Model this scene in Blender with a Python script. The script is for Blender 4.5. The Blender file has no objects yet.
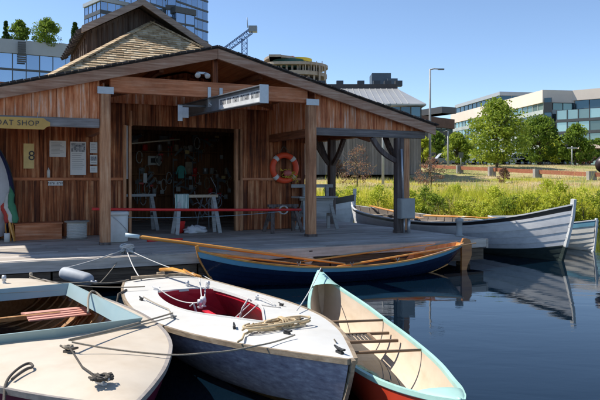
import bpy, math, random
import numpy as np
from mathutils import Vector, Matrix, noise as mnoise
random.seed(7); rng = np.random.default_rng(7)
R = math.radians
SC = bpy.context.scene
COL = SC.collection
EYE = 1.70; F = 650.0            # eye height above the water, focal length in photo pixels
DZ = 0.54                        # deck height above the water

def at_z(px, py, z):
    d = F*(EYE-z)/(py-180.0); return Vector(((px-300)/F*d, d, z))
def at_d(px, py, d):
    return Vector(((px-300)/F*d, d, EYE+(180-py)/F*d))

# ------------------------------------------------------------------ mesh builder
class MB:
    def __init__(s): s.v=[]; s.f=[]; s.r=[]; s.m=[]; s.sm=[]
    def add(s, vs, fs, rnd=None, mat=0, smooth=False):
        b=len(s.v); s.v += [tuple(p) for p in vs]
        if rnd is None: rnd=random.random()
        for f in fs:
            s.f.append(tuple(i+b for i in f)); s.r.append(rnd); s.m.append(mat); s.sm.append(smooth)
        return s
    def box(s, c, d, rot=None, rnd=None, mat=0):
        x,y,z=[a/2 for a in d]; c=Vector(c)
        vs=[Vector(p) for p in ((-x,-y,-z),(x,-y,-z),(x,y,-z),(-x,y,-z),(-x,-y,z),(x,-y,z),(x,y,z),(-x,y,z))]
        if rot is not None: vs=[rot@p for p in vs]
        vs=[p+c for p in vs]
        return s.add(vs,[(0,3,2,1),(4,5,6,7),(0,1,5,4),(1,2,6,5),(2,3,7,6),(3,0,4,7)],rnd,mat)
    def bx(s, x0,x1,y0,y1,z0,z1,rnd=None,mat=0):
        return s.box(((x0+x1)/2,(y0+y1)/2,(z0+z1)/2),(x1-x0,y1-y0,z1-z0),None,rnd,mat)
    def beam(s, p0, p1, w, h, up=(0,0,1), rnd=None, mat=0):
        p0=Vector(p0); p1=Vector(p1); d=(p1-p0); L=d.length; d.normalize()
        u=Vector(up); sd=d.cross(u)
        if sd.length<1e-4: sd=d.cross(Vector((0,1,0)))
        sd.normalize(); u=sd.cross(d)
        M=Matrix((d,sd,u)).transposed()
        return s.box((p0+p1)/2,(L,w,h),M,rnd,mat)
    def tube(s, pts, r, n=8, rnd=None, mat=0, closed=False, caps=True, smooth=True):
        pts=[Vector(p) for p in pts]; k=len(pts)
        rr=r if isinstance(r,(list,tuple)) else [r]*k
        tang=[]
        for i in range(k):
            a=pts[i-1] if (i>0 or closed) else pts[i]; b=pts[(i+1)%k] if (i<k-1 or closed) else pts[i]
            t=(b-a); t.normalize(); tang.append(t)
        nrm=tang[0].orthogonal().normalized(); vs=[]
        for i in range(k):
            nrm=(nrm-tang[i]*nrm.dot(tang[i])); nrm.normalize(); bi=tang[i].cross(nrm)
            for j in range(n):
                a=2*math.pi*j/n; vs.append(pts[i]+(nrm*math.cos(a)+bi*math.sin(a))*rr[i])
        fs=[]
        for i in range(k if closed else k-1):
            i2=(i+1)%k
            for j in range(n):
                j2=(j+1)%n; fs.append((i*n+j,i*n+j2,i2*n+j2,i2*n+j))
        if caps and not closed:
            fs.append(tuple(range(n-1,-1,-1))); fs.append(tuple((k-1)*n+j for j in range(n)))
        return s.add(vs,fs,rnd,mat,smooth)
    def lathe(s, prof, n=24, c=(0,0,0), rnd=None, mat=0, M=None, smooth=True):
        c=Vector(c); vs=[]
        for (r,z) in prof:
            for j in range(n):
                a=2*math.pi*j/n; p=Vector((r*math.cos(a),r*math.sin(a),z))
                if M is not None: p=M@p
                vs.append(p+c)
        fs=[]
        for i in range(len(prof)-1):
            for j in range(n):
                j2=(j+1)%n; fs.append((i*n+j,i*n+j2,(i+1)*n+j2,(i+1)*n+j))
        return s.add(vs,fs,rnd,mat,smooth)
    def prism(s, poly, a0, a1, axis='y', rnd=None, mat=0):
        def P(u,w,a):
            return {'y':(u,a,w),'z':(u,w,a),'x':(a,u,w)}[axis]
        n=len(poly); vs=[P(u,w,a0) for u,w in poly]+[P(u,w,a1) for u,w in poly]
        fs=[tuple(range(n)),tuple(range(2*n-1,n-1,-1))]+[((i+1)%n,i,n+i,n+(i+1)%n) for i in range(n)]
        return s.add(vs,fs,rnd,mat)
    def grid(s, rows, rnd=None, mat=0, smooth=True, matf=None, flip=False):
        n=len(rows[0]); b=len(s.v)
        for r in rows: s.v += [tuple(p) for p in r]
        rv=random.random() if rnd is None else rnd
        for i in range(len(rows)-1):
            for j in range(n-1):
                q=(b+i*n+j,b+i*n+j+1,b+(i+1)*n+j+1,b+(i+1)*n+j)
                if flip: q=q[::-1]
                s.f.append(q); s.r.append(rv); s.m.append(matf(i,j) if matf else mat); s.sm.append(smooth)
        return s
    def split(s, fn):
        out={}
        for f,r,m,q in zip(s.f,s.r,s.m,s.sm):
            c=sum((Vector(s.v[i]) for i in f),Vector())/len(f); k=fn(c); mb,mp=out.setdefault(k,(MB(),{}))
            g=[]
            for i in f:
                if i not in mp: mp[i]=len(mb.v); mb.v.append(s.v[i])
                g.append(mp[i])
            mb.f.append(tuple(g)); mb.r.append(r); mb.m.append(m); mb.sm.append(q)
        return [v[0] for k,v in sorted(out.items())]
    def sides(s, name, mats, parent=None, fn=lambda c: c.x>0, **k):
        return [q.build(name,mats,parent,**k) for q in s.split(fn)]
    def build(s, name, mats, parent=None, loc=None, rotz=0, label=None, fixn=True):
        me=bpy.data.meshes.new(name)
        me.from_pydata([tuple(p) for p in s.v],[],s.f)
        if not isinstance(mats,(list,tuple)): mats=[mats]
        for m in mats: me.materials.append(m)
        me.polygons.foreach_set('material_index',s.m)
        me.polygons.foreach_set('use_smooth',s.sm)
        at=me.attributes.new('rnd','FLOAT','FACE'); at.data.foreach_set('value',s.r)
        if fixn:
            import bmesh
            bm=bmesh.new(); bm.from_mesh(me); bmesh.ops.recalc_face_normals(bm,faces=bm.faces); bm.to_mesh(me); bm.free()
        me.update()
        o=bpy.data.objects.new(name,me); COL.objects.link(o)
        if parent is not None: o.parent=parent
        if loc is not None: o.location=loc
        if rotz: o.rotation_euler=(0,0,rotz)
        if label: o['label']=label
        return o

def chaikin(p,k=3):
    p=[Vector(q) for q in p]
    for _ in range(k):
        q=[p[0]]
        for u,v in zip(p[:-1],p[1:]): q+=[u.lerp(v,.25),u.lerp(v,.75)]
        p=q+[p[-1]]
    return p
def tag(o,label=None,cat=None,group=None,kind=None):
    if label: o['label']=label
    if cat: o['category']=cat
    if group: o['group']=group
    if kind: o['kind']=kind
    return o
def thing(name,label,cat,loc=(0,0,0),rotz=0,group=None):
    o=bpy.data.objects.new(name,None); COL.objects.link(o); o.empty_display_size=.2
    o.location=loc; o.rotation_euler=(0,0,rotz); return tag(o,label,cat,group)
def dup(root,loc,rotz,label,scale=1.0):
    r=root.copy(); COL.objects.link(r); r.location=loc; r.rotation_euler=(0,0,rotz); r.scale=(scale,)*3 if not isinstance(scale,tuple) else scale
    if label: r['label']=label
    for ch in root.children:
        c=ch.copy(); COL.objects.link(c); c.parent=r
        for g in ch.children:
            d=g.copy(); COL.objects.link(d); d.parent=c
    return r
def text_mb(txt,size,depth=.004,font_sp=1.0):
    cu=bpy.data.curves.new('t','FONT'); cu.body=txt; cu.size=size; cu.extrude=depth; cu.align_x='CENTER'; cu.align_y='CENTER'; cu.space_character=font_sp
    o=bpy.data.objects.new('t',cu); COL.objects.link(o)
    dg=bpy.context.evaluated_depsgraph_get(); me=bpy.data.meshes.new_from_object(o.evaluated_get(dg))
    vs=[v.co.copy() for v in me.vertices]; fs=[tuple(p.vertices) for p in me.polygons]
    bpy.data.objects.remove(o); bpy.data.curves.remove(cu); bpy.data.meshes.remove(me)
    return vs,fs

# ------------------------------------------------------------------ materials
def nodes_of(name):
    m=bpy.data.materials.new(name); m.use_nodes=True; nt=m.node_tree; return m,nt,nt.nodes,nt.links,nt.nodes['Principled BSDF']
def mat(name, cols, rough=.7, grain=(4,4,4), nscale=3.0, nmix=.5, rmix=.5, bump=.15, bdist=.01, stain=.35, stain_scale=.8,
        stain_col=None, metal=0, spec=.3, detail=6, coat=0, sharp=0):
    """cols: 2..4 base colours blended by fine noise (stretched by `grain`) and a per-piece random value."""
    m,nt,N,L,P=nodes_of(name)
    tc=N.new('ShaderNodeTexCoord'); mp=N.new('ShaderNodeMapping'); mp.inputs['Scale'].default_value=grain
    L.new(tc.outputs['Object'],mp.inputs['Vector'])
    at=N.new('ShaderNodeAttribute'); at.attribute_name='rnd'
    # shift the noise per piece so that neighbouring boards never share a grain
    sh=N.new('ShaderNodeVectorMath'); sh.operation='MULTIPLY_ADD'
    cb=N.new('ShaderNodeCombineXYZ')
    for k in range(3): L.new(at.outputs['Fac'],cb.inputs[k])
    sh.inputs[1].default_value=(37,53,71); L.new(cb.outputs[0],sh.inputs[0]); L.new(mp.outputs[0],sh.inputs[2])
    nz=N.new('ShaderNodeTexNoise'); nz.inputs['Scale'].default_value=nscale; nz.inputs['Detail'].default_value=detail; nz.inputs['Roughness'].default_value=.62
    L.new(sh.outputs[0],nz.inputs['Vector'])
    mr=N.new('ShaderNodeMapRange'); mr.inputs[1].default_value=.28+sharp; mr.inputs[2].default_value=.72-sharp; L.new(nz.outputs[0],mr.inputs[0])
    a=N.new('ShaderNodeMath'); a.operation='MULTIPLY'; a.inputs[1].default_value=nmix; L.new(mr.outputs[0],a.inputs[0])
    b=N.new('ShaderNodeMath'); b.operation='MULTIPLY_ADD'; b.inputs[1].default_value=rmix; L.new(at.outputs['Fac'],b.inputs[0]); L.new(a.outputs[0],b.inputs[2])
    cr=N.new('ShaderNodeValToRGB'); el=cr.color_ramp.elements
    while len(el)<len(cols): el.new(.5)
    for i,c in enumerate(cols): el[i].position=i/(len(cols)-1); el[i].color=(*c,1)
    L.new(b.outputs[0],cr.inputs[0]); out=cr.outputs[0]
    if stain>0:
        n2=N.new('ShaderNodeTexNoise'); n2.inputs['Scale'].default_value=stain_scale; n2.inputs['Detail'].default_value=5; n2.inputs['Roughness'].default_value=.65
        L.new(tc.outputs['Object'],n2.inputs['Vector'])
        m2=N.new('ShaderNodeMapRange'); m2.inputs[1].default_value=.42; m2.inputs[2].default_value=.68; m2.inputs[3].default_value=0; m2.inputs[4].default_value=stain
        L.new(n2.outputs[0],m2.inputs[0])
        mx=N.new('ShaderNodeMix'); mx.data_type='RGBA'; L.new(m2.outputs[0],mx.inputs[0]); L.new(out,mx.inputs[6])
        mx.inputs[7].default_value=(*(stain_col or tuple(c*.45 for c in cols[0])),1); out=mx.outputs[2]
    L.new(out,P.inputs['Base Color'])
    rr=N.new('ShaderNodeMapRange'); rr.inputs[3].default_value=max(0,rough-.1); rr.inputs[4].default_value=min(1,rough+.12); L.new(nz.outputs[0],rr.inputs[0]); L.new(rr.outputs[0],P.inputs['Roughness'])
    P.inputs['Metallic'].default_value=metal; P.inputs['Specular IOR Level'].default_value=spec
    P.inputs['Coat Weight'].default_value=coat; P.inputs['Coat Roughness'].default_value=.12
    if bump>0:
        bp=N.new('ShaderNodeBump'); bp.inputs['Strength'].default_value=bump; bp.inputs['Distance'].default_value=bdist
        L.new(nz.outputs[0],bp.inputs['Height']); L.new(bp.outputs[0],P.inputs['Normal'])
    return m
def paint(name,c,rough=.4,var=.12,stain=.25,spec=.4,bump=.03,coat=0,stain_col=None,ss=3.0):
    return mat(name,[tuple(x*(1-var) for x in c),tuple(min(1,x*(1+var)) for x in c)],rough,(1,1,1),6,.6,.4,bump,.004,stain,ss,stain_col,0,spec,coat=coat)
def glassm(name,c,rough=.06,metal=.85,var=.35):
    return mat(name,[tuple(x*(1-var) for x in c),c],rough,(.2,.2,.2),.3,.2,.8,.02,.02,0,metal=metal,spec=.8)
def leafm(name,cols,trans=.45,scale=.25):
    m,nt,N,L,P=nodes_of(name)
    at=N.new('ShaderNodeAttribute'); at.attribute_name='rnd'
    cr=N.new('ShaderNodeValToRGB'); el=cr.color_ramp.elements
    while len(el)<len(cols): el.new(.5)
    for i,c in enumerate(cols): el[i].position=i/(len(cols)-1); el[i].color=(*c,1)
    L.new(at.outputs['Fac'],cr.inputs[0])
    P.inputs['Roughness'].default_value=.6; P.inputs['Specular IOR Level'].default_value=.25
    L.new(cr.outputs[0],P.inputs['Base Color'])
    tr=N.new('ShaderNodeBsdfTranslucent'); L.new(cr.outputs[0],tr.inputs[0])
    mx=N.new('ShaderNodeMixShader'); mx.inputs[0].default_value=trans
    L.new(P.outputs[0],mx.inputs[1]); L.new(tr.outputs[0],mx.inputs[2]); L.new(mx.outputs[0],N['Material Output'].inputs[0])
    return m
V=(14,14,.9); Hx=(.9,14,14); Hy=(14,.9,14)
M={}
M['cedar_v']=mat('cedar boards',[(.045,.013,.007),(.17,.046,.016),(.40,.122,.042),(.66,.31,.15)],.7,(10,10,.55),1.7,.75,.45,.5,.012,.55,1.3,stain_col=(.03,.010,.007),sharp=.06)
M['cedar_lt']=mat('frieze cedar',[(.25,.055,.02),(.58,.165,.055),(.80,.33,.15),(.88,.62,.48)],.62,(9,9,.8),1.6,.85,.25,.5,.012,.35,1.8,sharp=.05)
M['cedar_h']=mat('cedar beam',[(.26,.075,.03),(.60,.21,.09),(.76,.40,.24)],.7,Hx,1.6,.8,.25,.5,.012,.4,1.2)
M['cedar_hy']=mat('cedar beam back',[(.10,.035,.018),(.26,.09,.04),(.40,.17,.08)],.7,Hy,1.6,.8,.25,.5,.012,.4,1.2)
M['rake']=mat('weathered rake board',[(.18,.09,.055),(.44,.26,.17),(.68,.50,.38)],.8,Hx,1.6,.8,.3,.5,.012,.4,1.4,stain_col=(.30,.09,.04))
M['greybeam']=mat('grey beam',[(.09,.08,.08),(.22,.20,.19),(.36,.34,.33)],.8,Hx,1.8,.8,.3,.5,.012,.3)
M['post']=mat('porch post wood',[(.22,.08,.04),(.56,.27,.135),(.74,.46,.28)],.75,V,1.6,.9,.1,.6,.012,.4,1.2)
M['post_dk']=mat('dark post wood',[(.05,.035,.03),(.13,.10,.09),(.24,.20,.18)],.8,V,1.6,.9,.1,.6,.012,.3)
M['gablewall']=mat('weathered gable boards',[(.04,.025,.02),(.13,.09,.07),(.26,.20,.16)],.85,V,1.6,.6,.5,.5,.012,.3)
M['shingle']=mat('cedar shingles',[(.14,.08,.045),(.42,.29,.16),(.62,.47,.29),(.72,.60,.42)],.85,(3,3,10),3,.5,.55,.5,.01,.2,1.5)
M['shingle_dk']=mat('dark shingles',[(.02,.018,.018),(.07,.06,.055),(.16,.13,.11)],.9,(3,3,10),3,.5,.55,.5,.01,.2)
M['soffit']=mat('soffit boards',[(.26,.07,.02),(.52,.17,.05),(.66,.27,.10)],.7,Hy,1.6,.7,.4,.4,.01,.3)
M['deckwood']=mat('grey deck boards',[(.20,.165,.135),(.44,.385,.325),(.66,.59,.52)],.75,Hx,1.8,.7,.45,.5,.01,.35,.9)
M['deckskirt']=mat('dark wet timber',[(.03,.022,.016),(.13,.095,.065),(.28,.22,.16)],.7,Hx,1.8,.8,.3,.7,.02,.4)
M['white']=paint('white paint',(.70,.70,.68))
M['galv']=mat('galvanised steel',[(.42,.43,.45),(.62,.63,.65)],.45,(3,3,3),6,.7,.3,.05,.004,.3,metal=.6,spec=.5)
M['steelgrey']=paint('grey painted steel',(.17,.185,.20),.5,.25,.4)
M['red']=paint('red plastic',(.70,.035,.03),.4)
M['orange']=paint('orange red ring cover',(.85,.09,.03),.45,.1,.2)
M['rope']=mat('rope',[(.16,.13,.10),(.34,.29,.22),(.5,.44,.35)],.9,(30,30,30),6,.7,.3,.6,.006,.2)
M['rope_dk']=mat('dark rope',[(.03,.025,.022),(.10,.085,.07),(.22,.19,.15)],.9,(30,30,30),6,.7,.3,.6,.006,.2)
M['rope_wh']=mat('white rope',[(.45,.43,.40),(.72,.70,.66)],.85,(30,30,30),6,.7,.3,.5,.005,.2)
M['rope_yel']=mat('yellow rope',[(.55,.34,.03),(.75,.55,.08)],.85,(30,30,30),6,.7,.3,.5,.005,.1)
M['black']=paint('black rubber',(.012,.012,.013),.5)
M['varnish']=mat('varnished wood',[(.36,.12,.02),(.66,.28,.05),(.82,.46,.12)],.35,Hx,1.6,.75,.3,.12,.004,.2,coat=.5)
M['varnish2']=mat('varnished plank',[(.34,.09,.02),(.62,.21,.045),(.78,.36,.09)],.38,Hx,1.6,.7,.35,.12,.004,.2,coat=.4)
M['paper']=paint('paper',(.72,.71,.69),.8,.05,.1)
M['ink']=paint('ink',(.06,.06,.065),.8,.1,0)
# ------------------------------------------------------------------ camera, light, world
cam=bpy.data.cameras.new('camera'); co=bpy.data.objects.new('camera',cam); COL.objects.link(co)
co.location=(0,0,EYE); co.rotation_euler=(R(90),0,0); cam.sensor_width=36; cam.lens=36*F/600; cam.shift_y=-20/600
cam.clip_start=.05; cam.clip_end=3000; SC.camera=co
SUN=Vector((-.95,.31,0)).normalized()*math.cos(R(50))+Vector((0,0,math.sin(R(50))))
w=bpy.data.worlds.new('World'); SC.world=w; w.use_nodes=True
sky=w.node_tree.nodes.new('ShaderNodeTexSky'); sky.sky_type='NISHITA'; sky.sun_disc=False
sky.sun_elevation=R(50); sky.sun_rotation=math.atan2(SUN.x,SUN.y); sky.air_density=1.0; sky.dust_density=.0; sky.ozone_density=2.2; sky.altitude=2500
bg=w.node_tree.nodes['Background']; bg.inputs['Strength'].default_value=.108
w.node_tree.links.new(sky.outputs[0],bg.inputs['Color'])
sl=bpy.data.lights.new('sun','SUN'); sl.energy=3.7; sl.angle=R(.5); sl.color=(1,.95,.87)
so=bpy.data.objects.new('sun',sl); COL.objects.link(so); so.rotation_euler=SUN.to_track_quat('Z','Y').to_euler(); so.location=(-30,20,40)
vs=SC.view_settings; vs.view_transform='Standard'; vs.look='None'; vs.gamma=1; vs.use_curve_mapping=False; vs.exposure=0.84
SC.cycles.max_bounces=8; SC.cycles.diffuse_bounces=4; SC.cycles.glossy_bounces=4

# ------------------------------------------------------------------ ground and water
TP=[(20,-1.6),(24,-.9),(26.6,-.12),(27.4,.12),(30,.55),(36,.95),(45,1.5),(65,2.65),(72,3.3),(78,3.45),(2000,3.45)]
def shore(x): return -1.6*max(0,min(1,(x-5)/6))+.5*math.sin(x*.55)+.3*math.sin(x*1.7+1)
def terr(x,y):
    k=max(0,1-abs(y-27)/15.0); yy=y-shore(x)*k
    z=np.interp(yy,[p[0] for p in TP],[p[1] for p in TP])
    n=mnoise.noise(Vector((x*.12,y*.12,0)))*.35+mnoise.noise(Vector((x*.6,y*.6,3)))*.10
    return float(z)+n*min(1,max(0,(yy-27)/5))*max(0,1-max(0,y-60)/12)
xs=sorted(set([-900,-500,-250,-120]+[x*1.5 for x in range(-50,70)]+[130,200,350,600,900]))
ys=[20,22,24]+[25+.5*i for i in range(16)]+[33+1.5*i for i in range(30)]+[80,95,120,170,260,400,800,1600]
g=MB(); g.grid([[(x,y,terr(x,y)) for x in xs] for y in ys])
def ground_mat():
    m,nt,N,L,P=nodes_of('bank soil and dry grass')
    tc=N.new('ShaderNodeTexCoord'); n1=N.new('ShaderNodeTexNoise'); n1.inputs['Scale'].default_value=.25; n1.inputs['Detail'].default_value=8
    n2=N.new('ShaderNodeTexNoise'); n2.inputs['Scale'].default_value=5; n2.inputs['Detail'].default_value=6
    L.new(tc.outputs['Object'],n1.inputs['Vector']); L.new(tc.outputs['Object'],n2.inputs['Vector'])
    cr=N.new('ShaderNodeValToRGB'); e=cr.color_ramp.elements
    e[0].position=.38; e[0].color=(.16,.19,.03,1); e[1].position=.58; e[1].color=(.46,.36,.18,1); x=e.new(.48); x.color=(.30,.28,.09,1)
    mx=N.new('ShaderNodeMath'); mx.operation='MULTIPLY_ADD'; mx.inputs[1].default_value=.4
    s=N.new('ShaderNodeMath'); s.operation='SUBTRACT'; s.inputs[1].default_value=.5
    L.new(n2.outputs[0],s.inputs[0]); L.new(s.outputs[0],mx.inputs[0]); L.new(n1.outputs[0],mx.inputs[2]); L.new(mx.outputs[0],cr.inputs[0])
    L.new(cr.outputs[0],P.inputs['Base Color']); P.inputs['Roughness'].default_value=.95
    bp=N.new('ShaderNodeBump'); bp.inputs['Distance'].default_value=.08; L.new(n2.outputs[0],bp.inputs['Height']); L.new(bp.outputs[0],P.inputs['Normal'])
    return m
tag(g.build('ground',ground_mat(),fixn=False),kind='structure')
def water_mat():
    m,nt,N,L,P=nodes_of('harbour water')
    tc=N.new('ShaderNodeTexCoord')
    mp=N.new('ShaderNodeMapping'); mp.inputs['Rotation'].default_value=(0,0,.35); mp.inputs['Scale'].default_value=(.7,1.6,1)
    L.new(tc.outputs['Object'],mp.inputs['Vector'])
    n1=N.new('ShaderNodeTexNoise'); n1.inputs['Scale'].default_value=1.1; n1.inputs['Detail'].default_value=3; n1.inputs['Roughness'].default_value=.5; n1.inputs['Distortion'].default_value=.6
    n2=N.new('ShaderNodeTexNoise'); n2.inputs['Scale'].default_value=7; n2.inputs['Detail'].default_value=4; n2.inputs['Roughness'].default_value=.55; n2.inputs['Distortion'].default_value=.4
    n3=N.new('ShaderNodeTexNoise'); n3.inputs['Scale'].default_value=.22; n3.inputs['Detail'].default_value=2
    for n in (n1,n2): L.new(mp.outputs[0],n.inputs['Vector'])
    L.new(tc.outputs['Object'],n3.inputs['Vector'])
    k=N.new('ShaderNodeMapRange'); k.inputs[1].default_value=.35; k.inputs[2].default_value=.65; k.inputs[3].default_value=.05; k.inputs[4].default_value=.22
    L.new(n3.outputs[0],k.inputs[0])
    mu=N.new('ShaderNodeMath'); mu.operation='MULTIPLY_ADD'; L.new(n2.outputs[0],mu.inputs[0]); L.new(k.outputs[0],mu.inputs[1]); L.new(n1.outputs[0],mu.inputs[2])
    bp=N.new('ShaderNodeBump'); bp.inputs['Strength'].default_value=.4; bp.inputs['Distance'].default_value=.008
    L.new(mu.outputs[0],bp.inputs['Height']); L.new(bp.outputs[0],P.inputs['Normal'])
    P.inputs['Base Color'].default_value=(.002,.008,.016,1); P.inputs['Roughness'].default_value=.015; P.inputs['IOR'].default_value=1.33; P.inputs['Specular IOR Level'].default_value=.36
    return m
g=MB(); g.grid([[(x,y,0) for x in (-900,-100,0,100,900)] for y in (-400,-50,0,32)]); tag(g.build('water',water_mat(),fixn=False),kind='structure')

# ------------------------------------------------------------------ the boat shop (local x along the front, y away, origin at the gable apex on the front)
TH=math.atan2(.4287,.9035); O=Vector((-1.63,12.49,0))
def S(l,s,z=0): return O+Vector((.9035*l-.4287*s,.4287*l+.9035*s,z))
E=EYE
APEX=E+2.53; SL=.255; RW=5.08; RL=4.80
def rw(sg): return RL if sg<0 else RW
def roof_z(l): return APEX-SL*abs(l)
shop=thing('boat_shop','brown cedar boat shop with an open gabled porch and shingled roof, on the grey dock','building',O,TH)
# low porch roof: slab, soffit boards, dark shingle edge
b=MB()
for sg in (-1,1):
    for k in range(34):                                   # soffit boards running along the slope (front to back courses)
        l0=rw(sg)*k/34; l1=rw(sg)*(k+1)/34-.006
        z0=roof_z(l0)-.10; z1=roof_z(l1)-.10
        b.add([(sg*l0,-.10,z0),(sg*l1,-.10,z1),(sg*l1,9.5,z1),(sg*l0,9.5,z0),(sg*l0,-.10,z0+.05),(sg*l1,-.10,z1+.05),(sg*l1,9.5,z1+.05),(sg*l0,9.5,z0+.05)],
              [(0,3,2,1),(4,5,6,7),(0,1,5,4),(1,2,6,5),(2,3,7,6),(3,0,4,7)])
b.sides('soffit',M['soffit'],shop)
b=MB()
for sg in (-1,1):
    b.add([(0,-.16,APEX-.03),(sg*(rw(sg)+.03),-.16,roof_z(rw(sg)+.03)-.03),(sg*(rw(sg)+.03),9.6,roof_z(rw(sg)+.03)-.03),(0,9.6,APEX-.03),
           (0,-.16,APEX),(sg*(rw(sg)+.03),-.16,roof_z(rw(sg)+.03)),(sg*(rw(sg)+.03),9.6,roof_z(rw(sg)+.03)),(0,9.6,APEX)],[(0,3,2,1),(4,5,6,7),(0,1,5,4),(1,2,6,5),(2,3,7,6),(3,0,4,7)])
    l=0
    while l<rw(sg):                                           # butt ends of the shingles along the rake
        wd=random.uniform(.09,.16); zc=roof_z(l+wd/2)
        b.box((sg*(l+wd/2),-.08+random.uniform(-.015,.01),zc+.012),(wd*.94,.26,random.uniform(.018,.034)),Matrix.Rotation(sg*math.atan(SL)+random.uniform(0,.04)*sg,3,'Y')); l+=wd
rf=b.build('porch_roof',M['shingle_dk'],shop)
b=MB()
for sg in (-1,1):
    h=.19
    w_=rw(sg); i_=sg*.004
    b.add([(i_,-.17,APEX-.035),(sg*w_,-.17,roof_z(w_)-.035),(sg*w_,-.17,roof_z(w_)-.035-h),(i_,-.17,APEX-.035-h),
           (i_,-.105,APEX-.035),(sg*w_,-.105,roof_z(w_)-.035),(sg*w_,-.105,roof_z(w_)-.035-h),(i_,-.105,APEX-.035-h)],
          [(0,1,2,3),(7,6,5,4),(0,4,5,1),(1,5,6,2),(2,6,7,3),(3,7,4,0)],rnd=.3+.3*sg)
b.sides('rake_board',M['rake'],shop)
# hip roof
HA=E+4.20; HS=5.44; KS=.73
def shingle_plane(mb,O3,U,Vd,inside,course=.125,wmin=.09,wmax=.19,thick=.022,ulen=(-6,6),vlen=6):
    U=Vector(U).normalized(); Vd=Vector(Vd).normalized(); Nn=U.cross(Vd); 
    if Nn.z<0: Nn=-Nn
    v=0
    while v<vlen:
        u=ulen[0]+random.uniform(0,.1)
        while u<ulen[1]:
            wd=random.uniform(wmin,wmax); uc=u+wd/2; vj=v+random.uniform(-.012,.012)
            c=Vector(O3)+U*uc+Vd*(vj+course*.5)
            if inside(c):
                th=thick*random.uniform(.7,1.3); ln=course*1.35
                # butt end lifted, head tucked under the next course up
                p=[c-U*wd*.48+Vd*(-ln/2)+Nn*.002, c+U*wd*.48+Vd*(-ln/2)+Nn*.002, c+U*wd*.48+Vd*(ln/2)+Nn*.012, c-U*wd*.48+Vd*(ln/2)+Nn*.012]
                q=[p[0]+Nn*.004,p[1]+Nn*.004,p[2]+Nn*th,p[3]+Nn*th]
                mb.add(p+q,[(0,3,2,1),(4,5,6,7),(0,1,5,4),(1,2,6,5),(2,3,7,6),(3,0,4,7)])
            u+=wd
        v+=course
b=MB()
shingle_plane(b,(0,HS,HA),(1,0,0),(0,-1,-KS),lambda c: abs(c.x)<=(HS-c.y)+.02 and c.z>roof_z(c.x)-.03)
for sg in (-1,1):
    shingle_plane(b,(0,HS,HA),(0,1,0),(sg,0,-KS),lambda c: (HS-c.y)<abs(c.x)+.02 and c.z>roof_z(c.x)-.03 and c.y<9.4 ,ulen=(-4,4))
    b.add([(0,HS,HA-.01),(sg*3.5,HS-3.5,HA-.01-KS*3.5),(0,HS-2.29,HA-.01-KS*2.29)],[(0,1,2)],rnd=.1)
    b.add([(0,HS,HA-.01),(sg*3.5,HS-3.5,HA-.01-KS*3.5),(sg*3.5,9.4,HA-.01-KS*3.5),(0,9.4,HA-.01)],[(0,1,2,3)],rnd=.1)
    k=0
    while k<3.5:                                          # hip cap shingles
        a=Vector((sg*k,HS-k,HA-KS*k+.03)); e=Vector((sg*(k+.2),HS-k-.2,HA-KS*(k+.2)+.045)); b.beam(a,e,.17,.03,rnd=random.uniform(.15,.6)); k+=.13
b.build('hip_roof',M['shingle'],shop)
# gablet (clerestory) above the hip
GL=-.35; GZ=E+4.70; GK=.575
gab=MB(); 
for k in range(22):
    l0=GL-1.32+k*.135; l1=l0+.131
    za=lambda l: GZ-GK*abs(l-GL)-.12
    gab.add([(l0,5.5,E+1.9),(l1,5.5,E+1.9),(l1,5.5,za(l1)),(l0,5.5,za(l0)),(l0,5.53,E+1.9),(l1,5.53,E+1.9),(l1,5.53,za(l1)),(l0,5.53,za(l0))],
            [(0,1,2,3),(7,6,5,4),(0,4,5,1),(1,5,6,2),(2,6,7,3),(3,7,4,0)])
    gab.bx(l1-.018,l1+.022,5.475,5.50,E+1.9,min(za(l1),za(l0))-.02)
gab.build('gable_wall',M['gablewall'],shop)
b=MB(); b.bx(GL-1.30,GL-1.24,5.54,9.3,E+2.5,E+3.25); b.bx(GL-1.32,GL-1.22,5.54,9.3,E+3.74,E+3.86)
for k in range(9): b.bx(GL-1.33,GL-1.23,5.56+k*.46,5.66+k*.46,E+3.25,E+3.76)
b.build('clerestory_wall',M['gablewall'],shop)
for k in range(8):
    b=MB(); b.bx(GL-1.28,GL-1.26,5.66+k*.46,6.02+k*.46,E+3.25,E+3.74); b.build('window',glassm('clerestory glass',(.25,.3,.36)) if k==0 else bpy.data.materials['clerestory glass'],shop)
b=MB()
for sg,hw in ((-1,1.50),(1,2.0)):
    z1=GZ-GK*hw
    b.add([(GL,5.0,GZ-.05),(GL+sg*hw,5.0,z1-.05),(GL+sg*hw,9.3,z1-.05),(GL,9.3,GZ-.05),(GL,5.0,GZ),(GL+sg*hw,5.0,z1),(GL+sg*hw,9.3,z1),(GL,9.3,GZ)],[(0,3,2,1),(4,5,6,7),(0,1,5,4),(1,2,6,5),(2,3,7,6),(3,0,4,7)])
    if sg<0:
        for k in range(12): b.box((GL-hw-.02,5.1+k*.36,z1-.09),(.22,.07,.10),Matrix.Rotation(-.5,3,'Y'))
b.build('gablet_roof',M['shingle_dk'],shop)
b=MB()
for sg,hw in ((-1,1.50),(1,2.0)):
    z1=GZ-GK*hw; h=.17
    b.add([(GL,4.95,GZ+.01),(GL+sg*hw,4.95,z1+.01),(GL+sg*hw,4.95,z1-h),(GL,4.95,GZ-h),(GL,4.995,GZ+.01),(GL+sg*hw,4.995,z1+.01),(GL+sg*hw,4.995,z1-h),(GL,4.995,GZ-h)],
      [(0,1,2,3),(7,6,5,4),(0,4,5,1),(1,5,6,2),(2,6,7,3),(3,7,4,0)],rnd=.3)
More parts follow.
